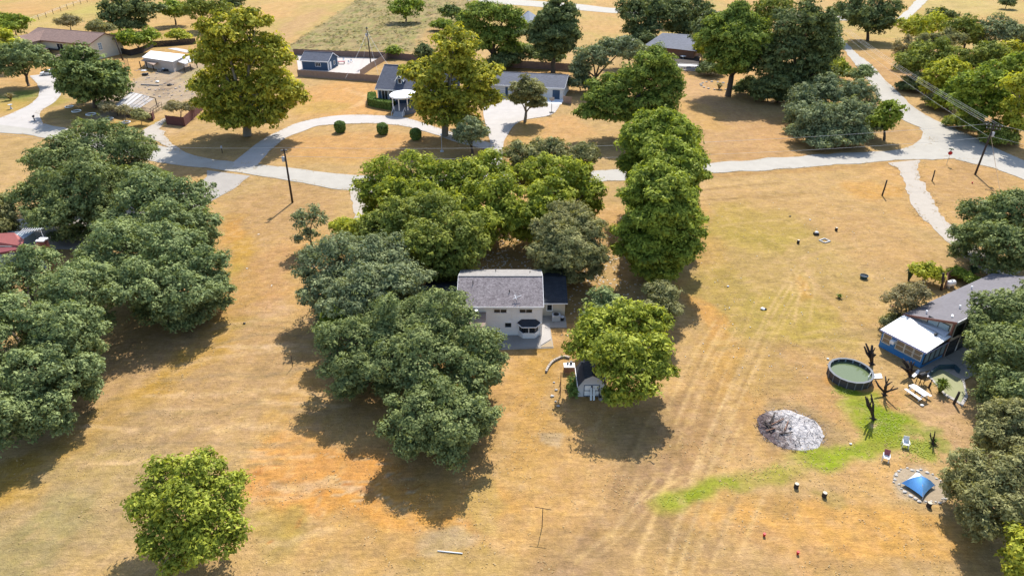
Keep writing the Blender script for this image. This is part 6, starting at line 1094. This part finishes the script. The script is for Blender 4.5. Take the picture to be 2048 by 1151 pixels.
hb = G(770, 216); clipped('clipped box hedge curving in front of the navy house', 'hedge', (770, 216), [G(745, 198) - hb, G(744, 211) - hb, G(762, 215) - hb, G(788, 219) - hb], None, 'hedge')
# white planting rings and yard junk
for lab, px, py, s_ in (('white planting ring nearest the brown house driveway', 139, 214, .9), ('middle white planting ring on the shaded lawn', 153, 223, 1.0), ('right empty white planting ring on the shaded lawn', 182, 229, 1.05), ('white ring around the first sapling', 218, 238, .9), ('white ring around the middle sapling', 252, 245, .9)):
    tag(MB().path([(s_ * math.cos(i * .2618), s_ * math.sin(i * .2618), .1) for i in range(25)], .12, 6).build('planting_ring', TRIM, None, False, G(px, py)), lab, 'ring', 'white planting rings')
tag(MB().bar((-2.6, .4, .15), (2.8, -.5, .15), .3, .3).build('timber_beam', WOODG, None, False, G(300, 171)), 'long grey timber beam lying in the dirt yard', 'beam')
tag(MB().path([(.45 * math.cos(i * .393), .45 * math.sin(i * .393), .2) for i in range(17)], .2, 8).build('tyre', BLACK, None, True, G(339, 171)), 'black tyre lying in the dirt yard', 'tyre')
rnd = random.Random(5); tag(rock((0, 0, .2), .6, None, WHITEP, 'white_sack'), 'white sack above the timber beam in the dirt yard', 'sack').location = G(315, 165)
rnd = random.Random(9)
for i, (px, py, mt, lab) in enumerate(((288, 142, TRIM, 'white pallet left of the workshop porch'), (328, 141, TRIM, 'pale sacks piled at the workshop wall'), (334, 142, BLACK, 'dark box at the workshop wall'), (353, 141, WHITEP, 'white barrel by the workshop lean-to'), (291, 151, BLACK, 'small dark box in front of the workshop'), (321, 143, WOODG, 'grey crate at the workshop wall'))):
    if 'barrel' in lab: o = MB().lathe([(0, 0), (.35, 0), (.4, .5), (.35, 1.0), (0, 1.0)], 12).build('barrel', mt)
    elif 'sack' in lab: o = rock((0, 0, .3), .8, None, mt, 'sacks')
    else:
        m = MB(); 
        for k_ in range(4): m.bx(-.7, .7, -.55 + k_ * .29, -.35 + k_ * .29, .0 if 'pallet' not in lab else .1, .2 if 'pallet' in lab else .6)
        m.bx(-.68, -.6, -.55, .5, 0, .55 if 'pallet' not in lab else .1).bx(.6, .68, -.55, .5, 0, .55 if 'pallet' not in lab else .1); o = m.build('crate', mt)
    o.location = G(px, py); tag(o, lab, 'junk', 'junk around the workshop')
rnd = random.Random(31); m = MB()
for i in range(90): p = G(rnd.uniform(268, 398), rnd.uniform(134, 200)); s_ = rnd.uniform(.1, .35); m.box((p.x, p.y, s_ * .3), (s_ * 2, s_ * rnd.uniform(.5, 1.5), s_ * .6), rnd.uniform(0, 3))
tag(m.build('yard_scrap', pm('scrap', (.16, .13, .12), .5, 2, c2=(.5, .46, .42))), 'small scrap and rubble strewn over the dirt yard', 'scrap', kind='stuff')
r = thing('leaning_ladder', 'wooden ladder frame standing left of the workshop', 'ladder', G(254, 132), .4)
for x in (-.5, .5): MB().bar((x, 0, 0), (x, .7, 2.2), .1).build('rail', WOODB, r)
for k_ in range(5): MB().bar((-.5, .1 + k_ * .13, .3 + k_ * .4), (.5, .1 + k_ * .13, .3 + k_ * .4), .08).build('rung', WOODB, r)
# white car
r = thing('parked_car', 'white sedan parked in the shade on the brown house driveway', 'car', G(100, 150), math.radians(28)); prof = [(-2.2, .3), (-2.25, .75), (-1.9, .92), (-1.2, .98), (-.6, 1.0), (.9, 1.0), (1.6, .95), (2.2, .85), (2.28, .4), (2.1, .28)]; n = len(prof)
m = MB(); m.add([(x, -.86 + .06 * (abs(x) > 2), z) for x, z in prof] + [(x, .86 - .06 * (abs(x) > 2), z) for x, z in prof], [tuple(range(n)), tuple(range(n, 2 * n))[::-1]] + [(i, n + i, n + (i + 1) % n, (i + 1) % n) for i in range(n)]); o = m.build('body', pm('white_car_paint', (0.75, 0.75, 0.75), .03, 2, .25, 0, spec=.5), r); bm_fix2(o)
gh = [(-1.25, .98), (-.55, 1.4), (.7, 1.42), (1.45, .97)]; m = MB(); m.add([(x, -.8 + .16 * (z > 1.2), z) for x, z in gh] + [(x, .8 - .16 * (z > 1.2), z) for x, z in gh], [(0, 1, 2, 3), (7, 6, 5, 4), (0, 4, 5, 1), (2, 6, 7, 3)]); o = m.build('windows', GLASS, r); bm_fix2(o); MB().slab([(-.58, -.66, 1.44), (.74, -.66, 1.45), (.74, .66, 1.45), (-.58, .66, 1.44)], .04).build('roof', MATS['white_car_paint'], r)
for x in (-1.4, 1.35):
    for y in (-.8, .8): w_ = MB().tube((x, y - .11, .32), (x, y + .11, .32), .32, n=16).build('wheel', BLACK, r); MB().tube((x, y - .12, .32), (x, y + .12, .32), .18, n=12).build('rim', STEEL, w_)
for y in (-.6, .6): MB().box((-2.22, y, .72), (.12, .35, .14)).build('headlight', WHITEP, r); MB().box((2.24, y, .75), (.08, .35, .14)).build('tail_light', RED, r)
r = thing('patio_set', 'dark red table with pale chairs in the fenced court', 'table set', G(683, 128)); MB().bx(-1.1, 1.1, -.6, .6, .7, .78).build('table_top', pm('dusty_red', (0.3, 0.1, 0.1)), r)
for sx in (-.9, .9):
    for sy in (-.45, .45): MB().bx(sx - .06, sx + .06, sy - .06, sy + .06, 0, .7).build('leg', WOODD, r)
for lab, px, py in (('pale chair left of the red table in the court', 674, 131), ('pale chair behind the red table in the court', 688, 123), ('pale chair right of the red table in the court', 698, 128), ('second pale chair right of the red table in the court', 703, 125)): chair(lab, px, py, WHITEP, .4)

# ------------------------------------------------------------------ grass: tufts too many to count
def tufts(name, label, pts, size, mat, seed, up=.8):
    r = np.random.default_rng(seed); n = len(pts); nn = r.normal(size=(n, 3)) * .22 + np.array([0, .05, .95]); nn /= np.linalg.norm(nn, axis=1, keepdims=True)
    me = leaf_mesh(name, pts, nn, size, .45, r.random(n), seed); me.materials.append(mat); o = link(name, me); return tag(o, label, 'grass', kind='stuff')
rg = np.random.default_rng(77)
def field(n, x0, x1, y0, y1, dens, seed):
    x = rg.uniform(x0, x1, n); y = rg.uniform(y0, y1, n); k = fbm(x * .35, y * .35, seed) > dens; return np.stack([x[k], y[k], np.full(k.sum(), .045)], 1)
GD = leafmat('dry_blade', (.30, .20, .09), (.50, .37, .20), .3); GDG = leafmat('green_blade', (.24, .29, .045), (.38, .42, .09), .3); GP = leafmat('pasture_blade', (.13, .12, .05), (.32, .29, .14), .3)
tufts('dry_grass', 'dry straw-coloured grass tufts over the near fields', np.concatenate([field(30000, -60, 60, 31, 100, .52, 3)]), .16, GD, 1)
gp_ = []
for px, py, rx, ry, n in ((1770, 850, 55, 36, 5200), (1845, 900, 30, 22, 2000), (1740, 805, 30, 18, 1200), (1690, 782, 26, 8, 900), (1820, 885, 40, 16, 1800)):
    n = n // 9; dx_ = rg.normal(size=n) * .48 * rx; dy_ = rg.normal(size=n) * .48 * ry
    for i in range(n): p = G(px + dx_[i], py + dy_[i]); gp_.append((p.x, p.y, .05))
ln_ = [(1320, 1003), (1400, 983), (1480, 957), (1600, 921), (1700, 900), (1790, 886)]
for i in range(200): t_ = rg.random() * 4.999; k_ = int(t_); f_ = t_ - k_; p = G(ln_[k_][0] * (1 - f_) + ln_[k_ + 1][0] * f_, (ln_[k_][1] * (1 - f_) + ln_[k_ + 1][1] * f_) + rg.normal() * 7); gp_.append((p.x, p.y, .05))
tufts('green_grass', 'green grass growing in the damp strip and around the dead trunks', np.array(gp_), .15, GDG, 2)
n = 9000; x = rg.uniform(-77, -16, n); y = rg.uniform(234, 395, n); kk_ = fbm(x * .25, y * .25, 6) > .5; x, y = x[kk_], y[kk_]; tufts('pasture_grass', 'rough uneven grass of the far pasture', np.stack([x, y, (fbm(x * .33, y * .33, 31) - .3) * 1.1 + .15], 1), 1.0, GP, 3)


ee = np.array(EDGES); rr2 = np.random.default_rng(5); ix = rr2.integers(0, len(ee), 14000); tt = rr2.normal(size=len(ix)) * .28 - .12; al_ = rr2.uniform(-1.2, 1.2, len(ix)); w_ = ee[ix]
kx = w_[:, 0] + w_[:, 2] * tt - w_[:, 3] * al_; ky = w_[:, 1] + w_[:, 3] * tt + w_[:, 2] * al_; kp = fbm(kx * .5, ky * .5, 44) > .47
tufts('verge_grass', 'dry grass creeping over the edges of roads and drives', np.stack([kx, ky, np.full(len(kx), .1)], 1)[kp], .24, GD, 6)
